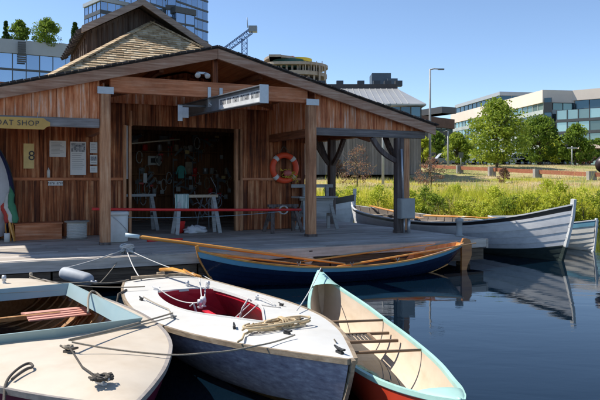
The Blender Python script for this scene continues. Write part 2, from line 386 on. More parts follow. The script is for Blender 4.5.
b.sides('rake_board',mat('grey brown rake',[(.18,.13,.10),(.36,.27,.21),(.52,.42,.34)],.8,Hx,1.6,.8,.3,.5,.012,.3),shop,fn=lambda c:c.x>GL)
# frieze boards on the left and right of the front
FB=E+1.09
def boards(mb,a,bnd,z0f,z1f,y0,y1,wd=.135,gap=.006,batten=0):
    x=a
    while x<bnd-.01:
        x2=min(x+wd-gap,bnd)
        za0,za1=z0f(x),z0f(x2); zb0,zb1=z1f(x),z1f(x2); yo=random.uniform(-.004,.004)
        mb.add([(x,y0+yo,za0),(x2,y0+yo,za1),(x2,y0+yo,zb1),(x,y0+yo,zb0),(x,y1,za0),(x2,y1,za1),(x2,y1,zb1),(x,y1,zb0)],
               [(0,1,2,3),(7,6,5,4),(0,4,5,1),(1,5,6,2),(2,6,7,3),(3,7,4,0)])
        if batten: mb.bx(x2-.015,x2+.03,y0-.022,y0+yo-.001 if yo<0 else y0-.005,max(za0,za1),min(zb0,zb1)-.01)
        x+=wd
top=lambda l: roof_z(l)-.14
b=MB(); boards(b,-4.75,-2.15,lambda x:FB,top,.0,.03); boards(b,2.15,4.95,lambda x:FB,top,.0,.03)
b.sides('frieze',M['cedar_lt'],shop)
b=MB(); b.bx(-4.78,-2.15,-.02,.11,FB-.16,FB-.003); b.bx(2.15,4.9,-.02,.11,FB-.16,FB-.003); b.sides('porch_beam',M['greybeam'],shop)
# tie beam across the open gable, orange header behind it
b=MB(); b.bx(-1.96,1.96,-.03,.12,E+1.58,E+1.87); b.build('tie_beam',M['cedar_h'],shop)
b=MB(); boards(b,-2.02,2.02,lambda x:E+1.62,lambda x:E+1.84,1.985,2.01,.09); b.build('header_board',M['cedar_lt'],shop)
b=MB(); b.bx(-.05,.05,-.02,.09,E+1.875,APEX-.15); b.build('king_post',M['cedar_v'],shop)
for sg in (-1,1):
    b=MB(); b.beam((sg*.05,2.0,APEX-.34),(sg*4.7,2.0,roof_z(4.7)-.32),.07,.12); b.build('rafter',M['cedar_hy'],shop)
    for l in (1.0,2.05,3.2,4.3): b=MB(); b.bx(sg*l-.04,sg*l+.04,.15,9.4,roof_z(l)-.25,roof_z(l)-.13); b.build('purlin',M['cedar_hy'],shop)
# perpendicular friezes from the two central posts back to the wall
b=MB()
for sg in (-1,1):
    y=.16
    while y<2.05:
        b.bx(sg*2.05-.015,sg*2.05+.015,y,min(y+.129,2.07),FB-.03,E+1.9); y+=.135
b.sides('side_frieze',M['cedar_lt'],shop)
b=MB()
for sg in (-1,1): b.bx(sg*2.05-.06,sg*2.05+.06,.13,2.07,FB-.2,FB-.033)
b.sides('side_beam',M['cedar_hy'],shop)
# posts
def post(l,s,w,h0=DZ,h1=E+1.60,m='post',cap=True):
    b=MB(); b.bx(l-w/2,l+w/2,s-w/2,s+w/2,h0+.002,h1); p=b.build('post',M[m],shop)
    bv=p.modifiers.new('b','BEVEL'); bv.width=.012; bv.segments=2
    if cap:
        b=MB(); b.bx(l-w/2-.06,l+w/2+.05,s-w/2-.014,s-w/2-.006,h1-.07,h1+.055); b.build('post_cap',M['galv'],p)
        for dx in (-.07,0,.06):
            pass
    b=MB(); b.bx(l-w/2-.01,l+w/2+.01,s-w/2-.01,s+w/2+.01,h0+.001,h0+.05); b.build('post_base',M['post_dk'],p)
    return p
post(-2.05,0,.17); post(2.05,0,.18)
post(4.22,.02,.17,h1=FB-.17,m='post_dk',cap=False); post(4.44,.10,.15,h1=FB-.17,m='post',cap=False)
post(-4.33,.02,.17,h1=FB-.17,m='post_dk',cap=False)
post(4.3,3.3,.17,h1=FB+.02,m='post_dk',cap=False); post(4.3,6.6,.17,h1=FB+.02,m='post_dk',cap=False)
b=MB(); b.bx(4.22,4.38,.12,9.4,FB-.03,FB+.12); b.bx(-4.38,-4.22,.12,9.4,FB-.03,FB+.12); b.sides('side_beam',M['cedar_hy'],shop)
def brace(p0,p1,bow,w=.10,h=.11):
    b=MB(); p0=Vector(p0); p1=Vector(p1); n=8; pts=[]
    for i in range(n+1):
        t=i/n; q=p0.lerp(p1,t); q.z-=0; mid=math.sin(t*math.pi)*bow
        d=(p1-p0).normalized(); hor=Vector((d.x,d.y,0)).normalized(); nr=Vector((hor.x,hor.y,-hor.length)).normalized()
        pts.append(q+nr*mid)
    b.tube(pts,.068,4,smooth=False); return b.build('brace',M['post_dk'],shop)
brace((4.14,.02,E+.42),(3.55,.05,FB-.17),.07); brace((4.3,.12,E+.42),(4.3,.72,FB-.03),.07)
for s0 in (3.3,6.6):
    brace((4.3,s0-.08,E+.42),(4.3,s0-.66,FB-.03),.05); brace((4.3,s0+.08,E+.42),(4.3,s0+.66,FB-.03),.05)
    brace((4.22,s0,E+.42),(3.7,s0,FB+.2),.05)
# walls at s=2.1
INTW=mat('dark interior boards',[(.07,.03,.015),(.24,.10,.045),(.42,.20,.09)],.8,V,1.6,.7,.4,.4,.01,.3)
WS=2.10; DT=E+1.17; DLx,DRx=-1.19,1.153; RAIL=E+.02
wl=MB()
boards(wl,-6.5,-1.36,lambda x:RAIL+.03,lambda x:roof_z(x)-.16,WS,WS+.03,.15,.006,1)
boards(wl,-6.5,-1.36,lambda x:DZ+.01,lambda x:RAIL-.03,WS,WS+.03,.11,.006,1)
boards(wl,1.32,2.85,lambda x:RAIL+.03,lambda x:roof_z(x)-.16,WS,WS+.03,.16,.006,1)
boards(wl,1.32,2.85,lambda x:DZ+.01,lambda x:RAIL-.03,WS,WS+.03,.16,.006,1)
boards(wl,-1.36,1.32,lambda x:DT,lambda x:roof_z(x)-.16,WS-.02,WS+.03,.10,.006,0)
wl.sides('front_wall',M['cedar_v'],shop,fn=lambda c:(c.x>-1.3)+(c.x>1.3))
b=MB(); b.bx(-6.5,-1.36,WS-.035,WS+.03,RAIL-.028,RAIL+.028); b.bx(1.32,2.88,WS-.035,WS+.03,RAIL-.028,RAIL+.028); b.sides('wall_rail',M['cedar_h'],shop)
b=MB()
for (x0,x1) in ((-1.36,-1.30),(-1.245,DLx),(DRx,1.215),(1.27,1.32)): b.bx(x0,x1,WS-.05,WS+.08,DZ+.002,DT-.003)
b.bx(-1.24,-1.18,WS-.09,WS-.055,DT-.02,DT+.3)
b.bx(DRx-.0,DRx+.2,WS+.0,WS+.05,DZ+.003,RAIL-.03)
b.sides('door_frame',M['post'],shop)
b=MB(); b.bx(-1.298,-1.25,WS+.02,WS+.04,RAIL-.0,DT-.01); b.bx(1.218,1.268,WS+.12,WS+.14,RAIL+.1,DT-.01); b.sides('pale_strip',M['white'],shop,label='narrow plain white strip beside the open doorway')  # plain white strips at the door edges
b=MB(); b.bx(2.80,2.90,WS-.05,WS+.06,DZ+.002,FB-.2); b.bx(2.83,2.86,WS+.07,9.3,DZ+.002,roof_z(2.85)-.15); b.bx(-6.4,-6.36,WS+.04,9.3,DZ+.002,roof_z(6.4)-.1); b.sides('side_wall',M['cedar_v'],shop)
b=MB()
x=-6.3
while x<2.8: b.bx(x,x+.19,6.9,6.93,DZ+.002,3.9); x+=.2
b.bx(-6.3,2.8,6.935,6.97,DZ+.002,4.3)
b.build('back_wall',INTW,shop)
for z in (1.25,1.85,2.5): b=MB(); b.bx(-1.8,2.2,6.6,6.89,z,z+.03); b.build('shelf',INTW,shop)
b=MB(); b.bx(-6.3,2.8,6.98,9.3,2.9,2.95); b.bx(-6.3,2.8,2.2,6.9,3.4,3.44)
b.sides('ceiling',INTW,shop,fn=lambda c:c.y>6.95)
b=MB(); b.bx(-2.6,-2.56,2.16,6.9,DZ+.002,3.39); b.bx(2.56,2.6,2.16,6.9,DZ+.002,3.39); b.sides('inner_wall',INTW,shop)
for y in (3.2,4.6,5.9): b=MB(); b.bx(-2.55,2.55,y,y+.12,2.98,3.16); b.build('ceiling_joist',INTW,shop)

# ------------------------------------------------------------------ dock
dock=thing('dock','grey weathered plank dock carrying the boat shop, its dark timber edge above the water','dock',O,TH)
b=MB()
y=-1.85; k=0
while y<10.0:
    x=-9.0
    while x<5.0:
        ln=random.uniform(2.4,4.2); x2=min(x+ln,5.0)
        b.bx(x,x2-.006,y,y+.138,DZ-.045+random.uniform(-.003,.003),DZ+random.uniform(-.004,0)); x=x2
    y+=.145
b.build('deck_board',M['deckwood'],dock)
b=MB()
b.bx(-9,5.0,-1.90,-1.855,DZ-.17,DZ-.012); b.bx(5.005,5.05,-1.90,10,DZ-.19,DZ-.012)
b.build('edge_board',M['deckwood'],dock)
b=MB(); x=-9
while x<5:
    ln=random.uniform(1.2,2.6); b.bx(x,min(x+ln-.03,4.98),-1.84,-1.62,DZ-.42,DZ-.19); x+=ln
for k in range(15):
    xx=-8.6+k*.95; b.bx(xx-.12,xx+.1,-1.80,10,DZ-.17,DZ-.05)
b.bx(4.7,4.97,-1.6,10,DZ-.42,DZ-.19)
b.build('skirt_beam',M['deckskirt'],dock)
for x in (-8,-6.2,-4.4,-2.6,-.8,1.0,2.8,4.75):
    for y in (-1.5,2.5,6.5):
        b=MB(); b.tube([(x,y,-1.0),(x,y,DZ-.43)],.14,12); b.build('piling',M['deckskirt'],dock)
# ------------------------------------------------------------------ boats
def interp(pts):
    xs=[p[0] for p in pts]; ys=[p[1] for p in pts]
    def f(t):
        # smooth (cubic Hermite, monotone-ish) interpolation
        if t<=xs[0]: return ys[0]
        if t>=xs[-1]: return ys[-1]
        for i in range(len(xs)-1):
            if t<=xs[i+1]: break
        def sl(k):
            if k==0: return (ys[1]-ys[0])/(xs[1]-xs[0])
            if k==len(xs)-1: return (ys[-1]-ys[-2])/(xs[-1]-xs[-2])
            return (ys[k+1]-ys[k-1])/(xs[k+1]-xs[k-1])
        h=xs[i+1]-xs[i]; u=(t-xs[i])/h; m0,m1=sl(i)*h,sl(i+1)*h
        return (2*u**3-3*u*u+1)*ys[i]+(u**3-2*u*u+u)*m0+(-2*u**3+3*u*u)*ys[i+1]+(u**3-u*u)*m1
    return f
class Hull:
    def __init__(s,L,beam,sheer,keel,a=.9,rb=.3,rs=.0,pb=5,ps=5):
        s.L=L; s.beam=interp(beam); s.sheer=interp(sheer); s.keel=interp(keel); s.a=a; s.rb=rb; s.rs=rs; s.pb=pb; s.ps=ps
    def P(s,t,v,sd,off=0,inn=0):
        ph=v*math.pi/2*s.a; A=math.pi/2*s.a
        w=(1-math.cos(ph))/(1-math.cos(A)); hb=max(0.0,s.beam(t)-inn)
        y=hb*math.sin(ph)/math.sin(A)
        k=s.keel(t)+inn; z=k+(s.sheer(t)-k)*w
        x=-s.L/2+s.L*t-s.rb*(1-w)**1.3*t**s.pb+s.rs*(1-w)*(1-t)**s.ps
        if inn: x=max(-s.L/2+inn*1.2,min(s.L/2-inn*1.2,x))
        return Vector((x,sd*(y+off*math.sin(ph)),z-off*(1-math.sin(ph))*.5))
    def hw(s,t,z,inn=.03):
        k=s.keel(t)+inn; A=math.pi/2*s.a; w=max(0,min(1,(z-k)/max(.01,s.sheer(t)-k))); ph=math.acos(max(-1,1-w*(1-math.cos(A))))
        return max(.01,(s.beam(t)-inn)*math.sin(ph)/math.sin(A)-.005)
    def ts(s,n,t0=0,t1=1): return [t0+(t1-t0)*(.5-.5*math.cos(math.pi*i/n))*.6+(t1-t0)*(i/n)*.4 for i in range(n+1)]
    def outer(s,root,mats,bands,n=44,m=12,laps=0,lt=.012,name='hull'):
        """bands: list of (v_low, material index) in rising order"""
        mb=MB(); T=s.ts(n)
        def mi(v):
            r=bands[0][1]
            for (q,k) in bands:
                if v>=q-1e-6: r=k
            return r
        cuts=sorted(set([0,1]+[q for q,_ in bands]+([i/laps for i in range(laps+1)] if laps else [])))
        for sd in (-1,1):
            for a,b in zip(cuts[:-1],cuts[1:]):
                kk=max(1,int(round(m*(b-a))))
                rows=[]
                for j in range(kk+1):
                    v=a+(b-a)*j/kk
                    if laps:
                        c=math.floor(((a+b)/2)*laps)/laps; f=(v-c)*laps; off=lt*(1-f)
                    else: off=0
                    rows.append([s.P(t,v,sd,off) for t in T])
                mb.grid(rows,mat=mi((a+b)/2))
        if s.beam(0)>.03:                                            # transom
            m2=10; ring=[s.P(0,j/m2,-1) for j in range(m2,0,-1)]+[s.P(0,j/m2,1) for j in range(0,m2+1)]
            mb.add(ring,[tuple(range(len(ring)))],mat=mi(.8))
        return mb.build(name,mats,root,fixn=True)
    def inner(s,root,m,inn=.022,n=44,mm=12,t0=0.0,t1=1.0,name='hull_lining',ribs=0,ribm=None,rr=.009,laps=0):
        mb=MB(); T=s.ts(n,t0,t1)
        for sd in (-1,1):
            if laps:
                for q in range(laps):
                    mb.grid([[s.P(t,(q+j/2)/laps,sd,-.010*(j/2),inn) for t in T] for j in range(3)])
            else: mb.grid([[s.P(t,j/mm,sd,0,inn) for t in T] for j in range(mm+1)])
        if s.beam(0)>.03 and t0==0:
            m2=10; ring=[s.P(0,j/m2,-1,0,inn) for j in range(m2,0,-1)]+[s.P(0,j/m2,1,0,inn) for j in range(0,m2+1)]
            mb.add(ring,[tuple(range(len(ring)))])
        o=mb.build(name,m,root,fixn=True)
        if ribs:
            rb=MB()
            for i in range(ribs):
                t=t0+(t1-t0)*(i+.7)/(ribs+.4)
                if s.beam(t)<.12: continue
                for sd in (-1,1):
                    rb.tube([s.P(t,j/8,sd,0,inn+.006) for j in range(9)],rr,4,smooth=False)
            rb.build('rib',ribm or m,o)
        return o
    def rail(s,root,m,w=.03,h=.03,n=44,off=0.0,dz=0.0,name='gunwale',t0=0,t1=1):
        mb=MB(); T=s.ts(n,t0,t1)
        for sd in (-1,1):
            rows=[[],[],[],[],[]]
            for t in T:
                p=s.P(t,1,sd); p.z+=dz; o=p+Vector((0,sd*(off+w*.35),0)); i=p+Vector((0,-sd*min(w*.65,abs(p.y)),0))
                rows[0].append(o+Vector((0,0,-h))); rows[1].append(o+Vector((0,0,h*.35))); rows[2].append(i+Vector((0,0,h*.35))); rows[3].append(i+Vector((0,0,-h))); rows[4].append(o+Vector((0,0,-h)))
            mb.grid(rows,smooth=False)
            for e in (0,-1): mb.add([r[e] for r in rows[:4]],[(0,1,2,3)])
        return mb.build(name,m,root)
    def keelbar(s,root,m,w=.03,d=.04,top=.06,name='stem',stern=True,dark=None,dv=3):
        pts=[]
        for t in [1]: pts+=[s.P(t,v/8,1)*1 for v in range(8,-1,-1)]
        for i in range(20,-1,-1): pts.append(s.P(i/20,0,1))
        if stern and s.beam(0)<=.03: pts+=[s.P(0,v/8,1) for v in range(0,9)]
        pts=[Vector((p.x,0,p.z)) for p in pts]
        pts[0].z+=top
        if stern and s.beam(0)<=.03: pts[-1].z+=top
        mb=MB(); kb=MB(); nn=len(pts)
        for i,(a,b) in enumerate(zip(pts[:-1],pts[1:])):
            if (b-a).length>1e-3:
                dd=(b-a).normalized()*.006; (kb if dark and dv<=i<nn-1-dv else mb).beam(a-dd,b+dd,w,d)
        if dark: kb.build('keel',dark,root); return mb.sides(name,m,root)
        return mb.build(name,m,root)
    def deck(s,root,m,hole,camber=.03,n=70,k=7,lift=.004,t0=0,t1=1,name='deck',extra=()):
        """hole(x)-> half width of the cockpit at local x (0 = none)"""
        mb=MB(); T=sorted(set([t0+(t1-t0)*i/n for i in range(n+1)]+[t for t in extra]))
        for sd in (-1,1):
            rows=[]
            for t in T:
                e=s.P(t,1,sd); hb=abs(e.y); hc=min(hole(e.x),hb)
                row=[]
                for j in range(k+1):
                    y=hc+(hb-hc)*j/k
                    c=camber*min(1,hb/.35)*(1-(y/hb)**2) if hb>1e-3 else 0
                    row.append(Vector((e.x,sd*y,e.z+lift+c)))
                rows.append(row)
            # skip faces that fall wholly inside no-deck (hc==hb)
            mb.grid(rows)
        return mb.build(name,m,root)
    def dz(s,x,y,camber=.03):
        t=(x+s.L/2)/s.L; hb=max(s.beam(t),.01); return s.sheer(t)+.004+camber*min(1,hb/.35)*(1-min(1,(y/hb)**2))
def heading(bow,stern):
    d=Vector(bow)-Vector(stern); c=(Vector(bow)+Vector(stern))/2
    return math.atan2(d.y,d.x),Vector((c.x,c.y,0)),d.length
def coaming(root,H,outline,h,th,m,camber=.03,name='coaming',flare=0,low=-.06):
    """outline: closed list of (x,y)"""
    mb=MB(); n=len(outline); cx=sum(p[0] for p in outline)/n
    pts=[]
    for i in range(n):
        a=Vector(outline[i-1]); b=Vector(outline[i]); c=Vector(outline[(i+1)%n])
        t1=(b-a).normalized(); t2=(c-b).normalized(); n1=Vector((t1.y,-t1.x)); n2=Vector((t2.y,-t2.x)); nn=(n1+n2); 
        nn=nn.normalized()/max(.5,nn.normalized().dot(n1)); pts.append((b,nn))
    rows=[[],[],[],[],[]]
    for b,nn in pts+[pts[0]]:
        z=H.dz(b.x,b.y,camber); o=b+nn*(flare); 
        rows[0].append(Vector((b.x,b.y,z+low))); rows[1].append(Vector((o.x,o.y,z+h)))
        q=o-nn*th; r=b-nn*th; rows[2].append(Vector((q.x,q.y,z+h))); rows[3].append(Vector((r.x,r.y,z+low))); rows[4].append(rows[0][-1])
    mb.grid(rows,smooth=False); return mb.build(name,m,root)

MINT=paint('mint canoe paint',(.42,.66,.57),.35,.06,.2)
CREAM=mat('cream canoe interior',[(.55,.42,.29),(.66,.53,.39),(.70,.58,.44)],.6,(1,4,4),3,.6,.3,.05,.004,.25,2.5,stain_col=(.40,.28,.17))
REDP=paint('orange red canoe hull',(.62,.06,.025),.3,.12,.2,coat=.3)
# --- canoe
bow=Vector((.24,8.1,0)); st=Vector((.90,3.62,0)); rz,c,L=heading(bow,st)
canoe=thing('canoe','red canoe with mint green ends and a cream interior, floating right of the white dinghy','canoe',c,rz)
HC=Hull(L,[(0,.012),(.04,.09),(.12,.20),(.28,.335),(.5,.385),(.72,.335),(.88,.20),(.96,.09),(1,.012)],
          [(0,.47),(.06,.42),(.18,.35),(.35,.315),(.5,.305),(.65,.315),(.82,.38),(.94,.46),(1,.57)],[(0,.10),(.08,-.02),(.2,-.09),(.5,-.11),(.8,-.09),(.92,-.02),(1,.10)],a=.97,rb=.10,rs=.10,pb=7,ps=7)
L_C=L; HCW=Matrix.Translation(c)@Matrix.Rotation(rz,4,"Z")
HC.outer(canoe,[REDP,MINT],[(0,0),(.955,1)],m=16)
HC.inner(canoe,CREAM,.018,mm=16,t0=.01,t1=.99)
HC.rail(canoe,MINT,.032,.022)
dk=MB()
for t0,t1,arch in ((.90,1.0,.045),(0,.075,.02)):
    rows=[]
    for i in range(13):
        t=t0+(t1-t0)*i/12; e=HC.P(t,1,1); hb=e.y; ar=arch*math.sin(math.pi*min(1,(i/12 if t0==.90 else 1-i/12)*.5+.5))
        rows.append([Vector((e.x,hb*math.cos(math.pi*(1-j/8)),e.z+.008+ar*math.sin(math.pi*j/8))) for j in range(9)])
    dk.grid(rows)
    # the downward lip of the arch
    r0=rows[0] if t0==.90 else rows[-1]
dk.sides('end_deck',MINT,canoe)
# end-deck bulkhead deep inside the bow (dark, with a curved lower edge)
b=MB(); t=.975; ring=[HC.P(t,j/10,-1,0,.02) for j in range(10,0,-1)]+[HC.P(t,j/10,1,0,.02) for j in range(0,11)]; b.add(ring,[tuple(range(len(ring)))]); b.build('bulkhead',CREAM,canoe)
ASH=mat('grey ash wood',[(.16,.10,.06),(.30,.20,.12)],.6,Hy,2,.8,.2,.2,.005,.2)
for t in (.63,.375):
    a=HC.P(t,1,1); a2=HC.P(t,1,-1); b=MB(); b.tube([a+Vector((0,-.012,-.012)),a.lerp(a2,.5)+Vector((0,0,-.012)),a2+Vector((0,.012,-.012))],[.011,.014,.011],8); b.build('thwart',ASH,canoe)
st_=thing  # alias kept short
se=MB(); tx=.535; a=HC.P(tx+.045,.80,1); 
x0=HC.P(tx-.03,1,1).x; x1=HC.P(tx+.035,1,1).x; zz=.235; hw=HC.hw(tx,zz)-.01
se.bx(x0-.015,x0+.015,-hw,hw,zz-.012,zz+.012); se.bx(x1-.015,x1+.015,-hw,hw,zz-.012,zz+.012)
for y in (-.12,.12): se.bx(x0,x1,y-.012,y+.012,zz-.01,zz+.0135)
seat=se.build('seat',ASH,canoe)
se=MB()
for i in range(6): se.bx(x0+.016,x1-.016,-.105+i*.036,-.105+i*.036+.022,zz-.004,zz+.004)
se.build('webbing',M['rope_dk'],seat)
b=MB(); b.box((L/2-.14,0,.60),(.10,.016,.02)); b.box((L/2-.165,0,.588),(.012,.03,.02)); b.box((L/2-.115,0,.588),(.012,.03,.02)); b.build('cleat',M['black'],canoe)
b=MB(); b.tube([HC.P(0,1,1)+Vector((.03,0,.0)),HC.P(0,1,1)+Vector((-.02,0,.012))],[.016,.010],8); b.build('stem_cap',MINT,canoe)

# --- white dinghy with the red cockpit
bow=Vector((.35,4.33,0)); st=Vector((-1.86,8.72,0)); rz,c,L=heading(bow,st)
DW=paint('white dinghy deck',(.64,.63,.59),.45,.06,.30,stain_col=(.55,.50,.42),ss=2.2)
NAVY=paint('faded navy hull',(.04,.04,.075),.35,.15,.3,coat=.2,stain_col=(.1,.1,.14))
LAV=mat('ripple mottled grey navy hull',[(.17,.155,.19),(.30,.28,.33),(.40,.38,.43),(.60,.58,.60)],.6,(2.5,2.5,8),5,1.0,.0,.15,.004,.35,7,stain_col=(.17,.155,.20),detail=12)  # pale mottling put into the colour for ripple light off the water
RUST=mat('slimy waterline',[(.03,.025,.01),(.16,.09,.03),(.30,.16,.05)],.6,(1,8,8),3,.7,.3,.2,.01,.3)
REDI=paint('red cockpit paint',(.66,.02,.04),.4,.15,.35)
RUBR=mat('worn rub rail',[(.16,.11,.07),(.36,.28,.19),(.5,.42,.32)],.6,Hx,2,.7,.3,.3,.006,.3)
wd=thing('dinghy','white decked sailing dinghy with a red cockpit and a faded lavender hull','boat',c,rz)
HB=Hull(L,[(0,.50),(.12,.64),(.3,.765),(.48,.80),(.65,.70),(.8,.48),(.92,.22),(1,.03)],
          [(0,.36),(.2,.35),(.45,.37),(.7,.42),(.9,.47),(1,.50)],[(0,-.02),(.15,-.10),(.5,-.16),(.8,-.08),(.95,.02),(1,.10)],a=.86,rb=.16,pb=5)
L_B=L
HB.outer(wd,[RUST,LAV,RUST,NAVY],[(0,0),(.44,1),(.96,1)],m=16)
CW=interp([(0,.33),(.15,.40),(.4,.43),(.62,.36),(.85,.15),(1,.0)])
cx0,cx1=-1.42,1.0
def holeB(x):
    u=(x-cx0)/(cx1-cx0)
    return 0 if u<=0 or u>=1 else max(0,CW(u))*min(1,(u/.02))
ext=[(x+L/2)/L for x in (cx0-.001,cx0+.002,cx0+.02,cx0+.045,cx1-.01,cx1)]
HB.deck(wd,DW,holeB,.035,n=90,extra=ext)
HB.rail(wd,RUBR,.03,.028)
# cockpit tub
b=MB(); us=[.002]+[i/24 for i in range(1,25)]
for sd in (-1,1):
    rows=[]
    for u in us:
        x=cx0+(cx1-cx0)*u; y=holeB(x) if u<1 else 0.0; z=HB.dz(x,y,.035)-.002
        rows.append([Vector((x,sd*y,z)),Vector((x,sd*y*1.0,z-.05)),Vector((x,sd*(y+.16*min(1,y*5)),.06)),Vector((x,sd*y*.8,-.03)),Vector((x,0,-.035))])
    b.grid(rows,smooth=False,matf=lambda i,j: 1 if j>=2 else 0)
x=cx0+.004; y=.325; b.add([(x,-y,HB.dz(x,y,.035)),(x,0,HB.dz(x,0,.035)),(x,y,HB.dz(x,y,.035)),(x,y+.1,.02),(x,-y-.1,.02)],[(0,1,2,3,4)])
b.build('cockpit',[REDI,paint('shaded cockpit floor',(.05,.02,.018),.6)],wd)  # floor faces coloured dark to stand for the shade inside the cockpit
ol=[(cx0,-.325)]+[(cx0+(cx1-cx0)*u,-CW(u)) for u in [i/16 for i in range(1,16)]]+[(cx1,0)]+[(cx0+(cx1-cx0)*u,CW(u)) for u in [i/16 for i in range(15,0,-1)]]+[(cx0,.325)]
coaming(wd,HB,ol,.016,.014,DW,.035,flare=.004,low=-.015)
HB.keelbar(wd,RUBR,.03,.04,.0)
b=MB(); b.bx(-.62,.6,-.014,.014,.02,.27); b.bx(-.64,.62,-.03,.03,.27,.285); b.build('centreboard_case',REDI,wd)
b=MB(); b.bx(-.55,-.33,-.36,.36,.17,.19); b.build('thwart',REDI,wd)
# deck fittings
TB=M['varnish']
b=MB(); b.beam((-L/2+.10,-.42,.43),(-L/2+.10,.42,.43),.05,.035); b.build('traveller',RUBR,wd)
b=MB(); b.bx(-L/2-.06,-L/2-.005,-.05,.05,-.1,.46); b.build('rudder_head',RUBR,wd)
b=MB(); b.tube([(-L/2-.05,0,.49),(-L/2+.4,.04,.55),(-L/2+.85,.09,.56),(-L/2+1.25,.14,.56)],[.024,.026,.022,.017],8); b.build('tiller',TB,wd)
b=MB(); b.tube([(-L/2+.75,.085,.585),(-L/2+1.45,.02,.60)],.013,6); b.build('tiller_extension',TB,wd)
def block(parent,p,sc=1.0,m='galv'):
    b=MB(); p=Vector(p); b.box(p+Vector((0,0,.035*sc)),(.045*sc,.018*sc,.055*sc)); b.tube([p+Vector((0,-.016*sc,.045*sc)),p+Vector((0,.016*sc,.045*sc))],.028*sc,12); b.box(p+Vector((0,0,.006)),(.06*sc,.03*sc,.012)); return b.build('block',M[m],parent)
def cleat(parent,p,ang=0,m='black',sc=1.0):
    b=MB(); p=Vector(p); Rm=Matrix.Rotation(ang,3,'Z')
    b.box(p+Vector((0,0,.008)),(.07*sc,.022*sc,.016),Rm); b.tube([p+Rm@Vector((-.065*sc,0,.036*sc)),p+Rm@Vector((-.03*sc,0,.028*sc)),p+Rm@Vector((.03*sc,0,.028*sc)),p+Rm@Vector((.065*sc,0,.036*sc))],[.006*sc,.010*sc,.010*sc,.006*sc],8)
    for q in (-.02,.02): b.tube([p+Rm@Vector((q*sc,0,.0)),p+Rm@Vector((q*sc,0,.028*sc))],.008*sc,6)
    return b.build('cleat',M[m],parent)
def onB(x,y): return (x,y,HB.dz(x,y,.035))
cleat(wd,onB(1.05,.30),.3); cleat(wd,onB(1.05,-.30),-.3); cleat(wd,onB(1.55,-.05),.2); cleat(wd,onB(L/2-.17,0),0,sc=1.1); cleat(wd,onB(.1,.58),.1,sc=.8); cleat(wd,onB(-1.02,-.60),.1); cleat(wd,onB(.22,-.59),.2,'steelgrey'); cleat(wd,onB(-1.55,-.30),.5,'galv')
block(wd,onB(-1.6,.1)); block(wd,(-.75,.02,.30),1.5,'white'); block(wd,(-.68,-.04,.30),1.3,'galv'); block(wd,onB(-1.5,.33)); block(wd,onB(-.35,.50),.8)
def sag(p0,p1,s,n=14,wob=0):
    p0=Vector(p0); p1=Vector(p1); r=[]
    for i in range(n+1):
        t=i/n; q=p0.lerp(p1,t); q.z-=s*4*t*(1-t)
        if 0<i<n and wob: q+=Vector((random.uniform(-wob,wob),random.uniform(-wob,wob),0))
        r.append(q)
    return r
b=MB()
for a,e,s in (((-.72,0,.36),(-L/2+1.2,.14,.56),.0),((-.72,.02,.36),(-1.5,.3,.45),.05),((-1.45,-.30,.42),(-.72,-.03,.35),.06),((.0,.36,.42),(-.3,.1,.12),.02),((-.35,.5,.42),(-.45,.15,.1),.0),((.0,.36,.42),(.25,.5,.42),.0),((-.35,.5,.43),(.2,.47,.43),-.02)):
    b=MB(); b.tube(sag(a,e,s,10),.0075,6); b.build('sheet_line',M['rope_wh'],wd)
for q in (.33,-.33): b=MB(); b.tube([(-.1,q,.44),(-.1,q*.9,.47),(-.15,q*.75,.36),(-.2,q*.6,.1)],.011,6); b.build('hiking_line',M['rope_wh'],wd)
BW=Matrix.Translation(c)@Matrix.Rotation(rz,4,'Z')      # world matrix of the white dinghy
def Bw(x,y,dz=.0): return BW@Vector((x,y,HB.dz(x,y,.035)+dz))
# coil of rope on its foredeck
b=MB()
for k in range(13):
    a0=random.uniform(0,6.28); rx=random.uniform(.10,.28); ry=random.uniform(.03,.12); ox=random.uniform(-.08,.10); oy=random.uniform(-.03,.03); zz=.012+.004*k
    pts=[Vector((ox+rx*math.cos(a0+q*.35),oy+ry*math.sin(a0+q*.35),zz+random.uniform(-.003,.003))) for q in range(17)]
    b.tube(pts,.0095,6)
for k in range(3): b.tube([Vector((.02+.03*k,-.10,.015)),Vector((.04+.022*k,-.04,.075)),Vector((.05+.012*k,.04,.08)),Vector((.09-.02*k,.10,.015))],.008,6)
for k in range(6):
    p=Vector((random.uniform(-.15,.15),random.uniform(-.08,.08),.03)); pts=[p]
    for q in range(6): p=p+Vector((random.uniform(-.06,.06),random.uniform(-.04,.04),random.uniform(-.015,.02))); p.z=max(.015,min(.08,p.z)); pts.append(p)
    b.tube(pts,.008,6)
b.tube([Vector((-.22,-.02,.02)),Vector((-.34,-.06,.012)),Vector((-.44,-.20,.012)),Vector((-.5,-.24,.01))],.009,6)
b.tube([Vector((.2,.02,.03)),Vector((.3,.12,.012)),Vector((.34,.28,.0))],.009,6)
p=Bw(1.28,-.02); o=b.build('rope_coil',mat('tan rope',[(.35,.24,.12),(.55,.42,.25),(.72,.6,.42)],.9,(30,30,30),6,.7,.3,.6,.006,.1),None,p,rz+math.pi*.5+.15); tag(o,'tan mooring line coiled on the white foredeck of the dinghy','rope')
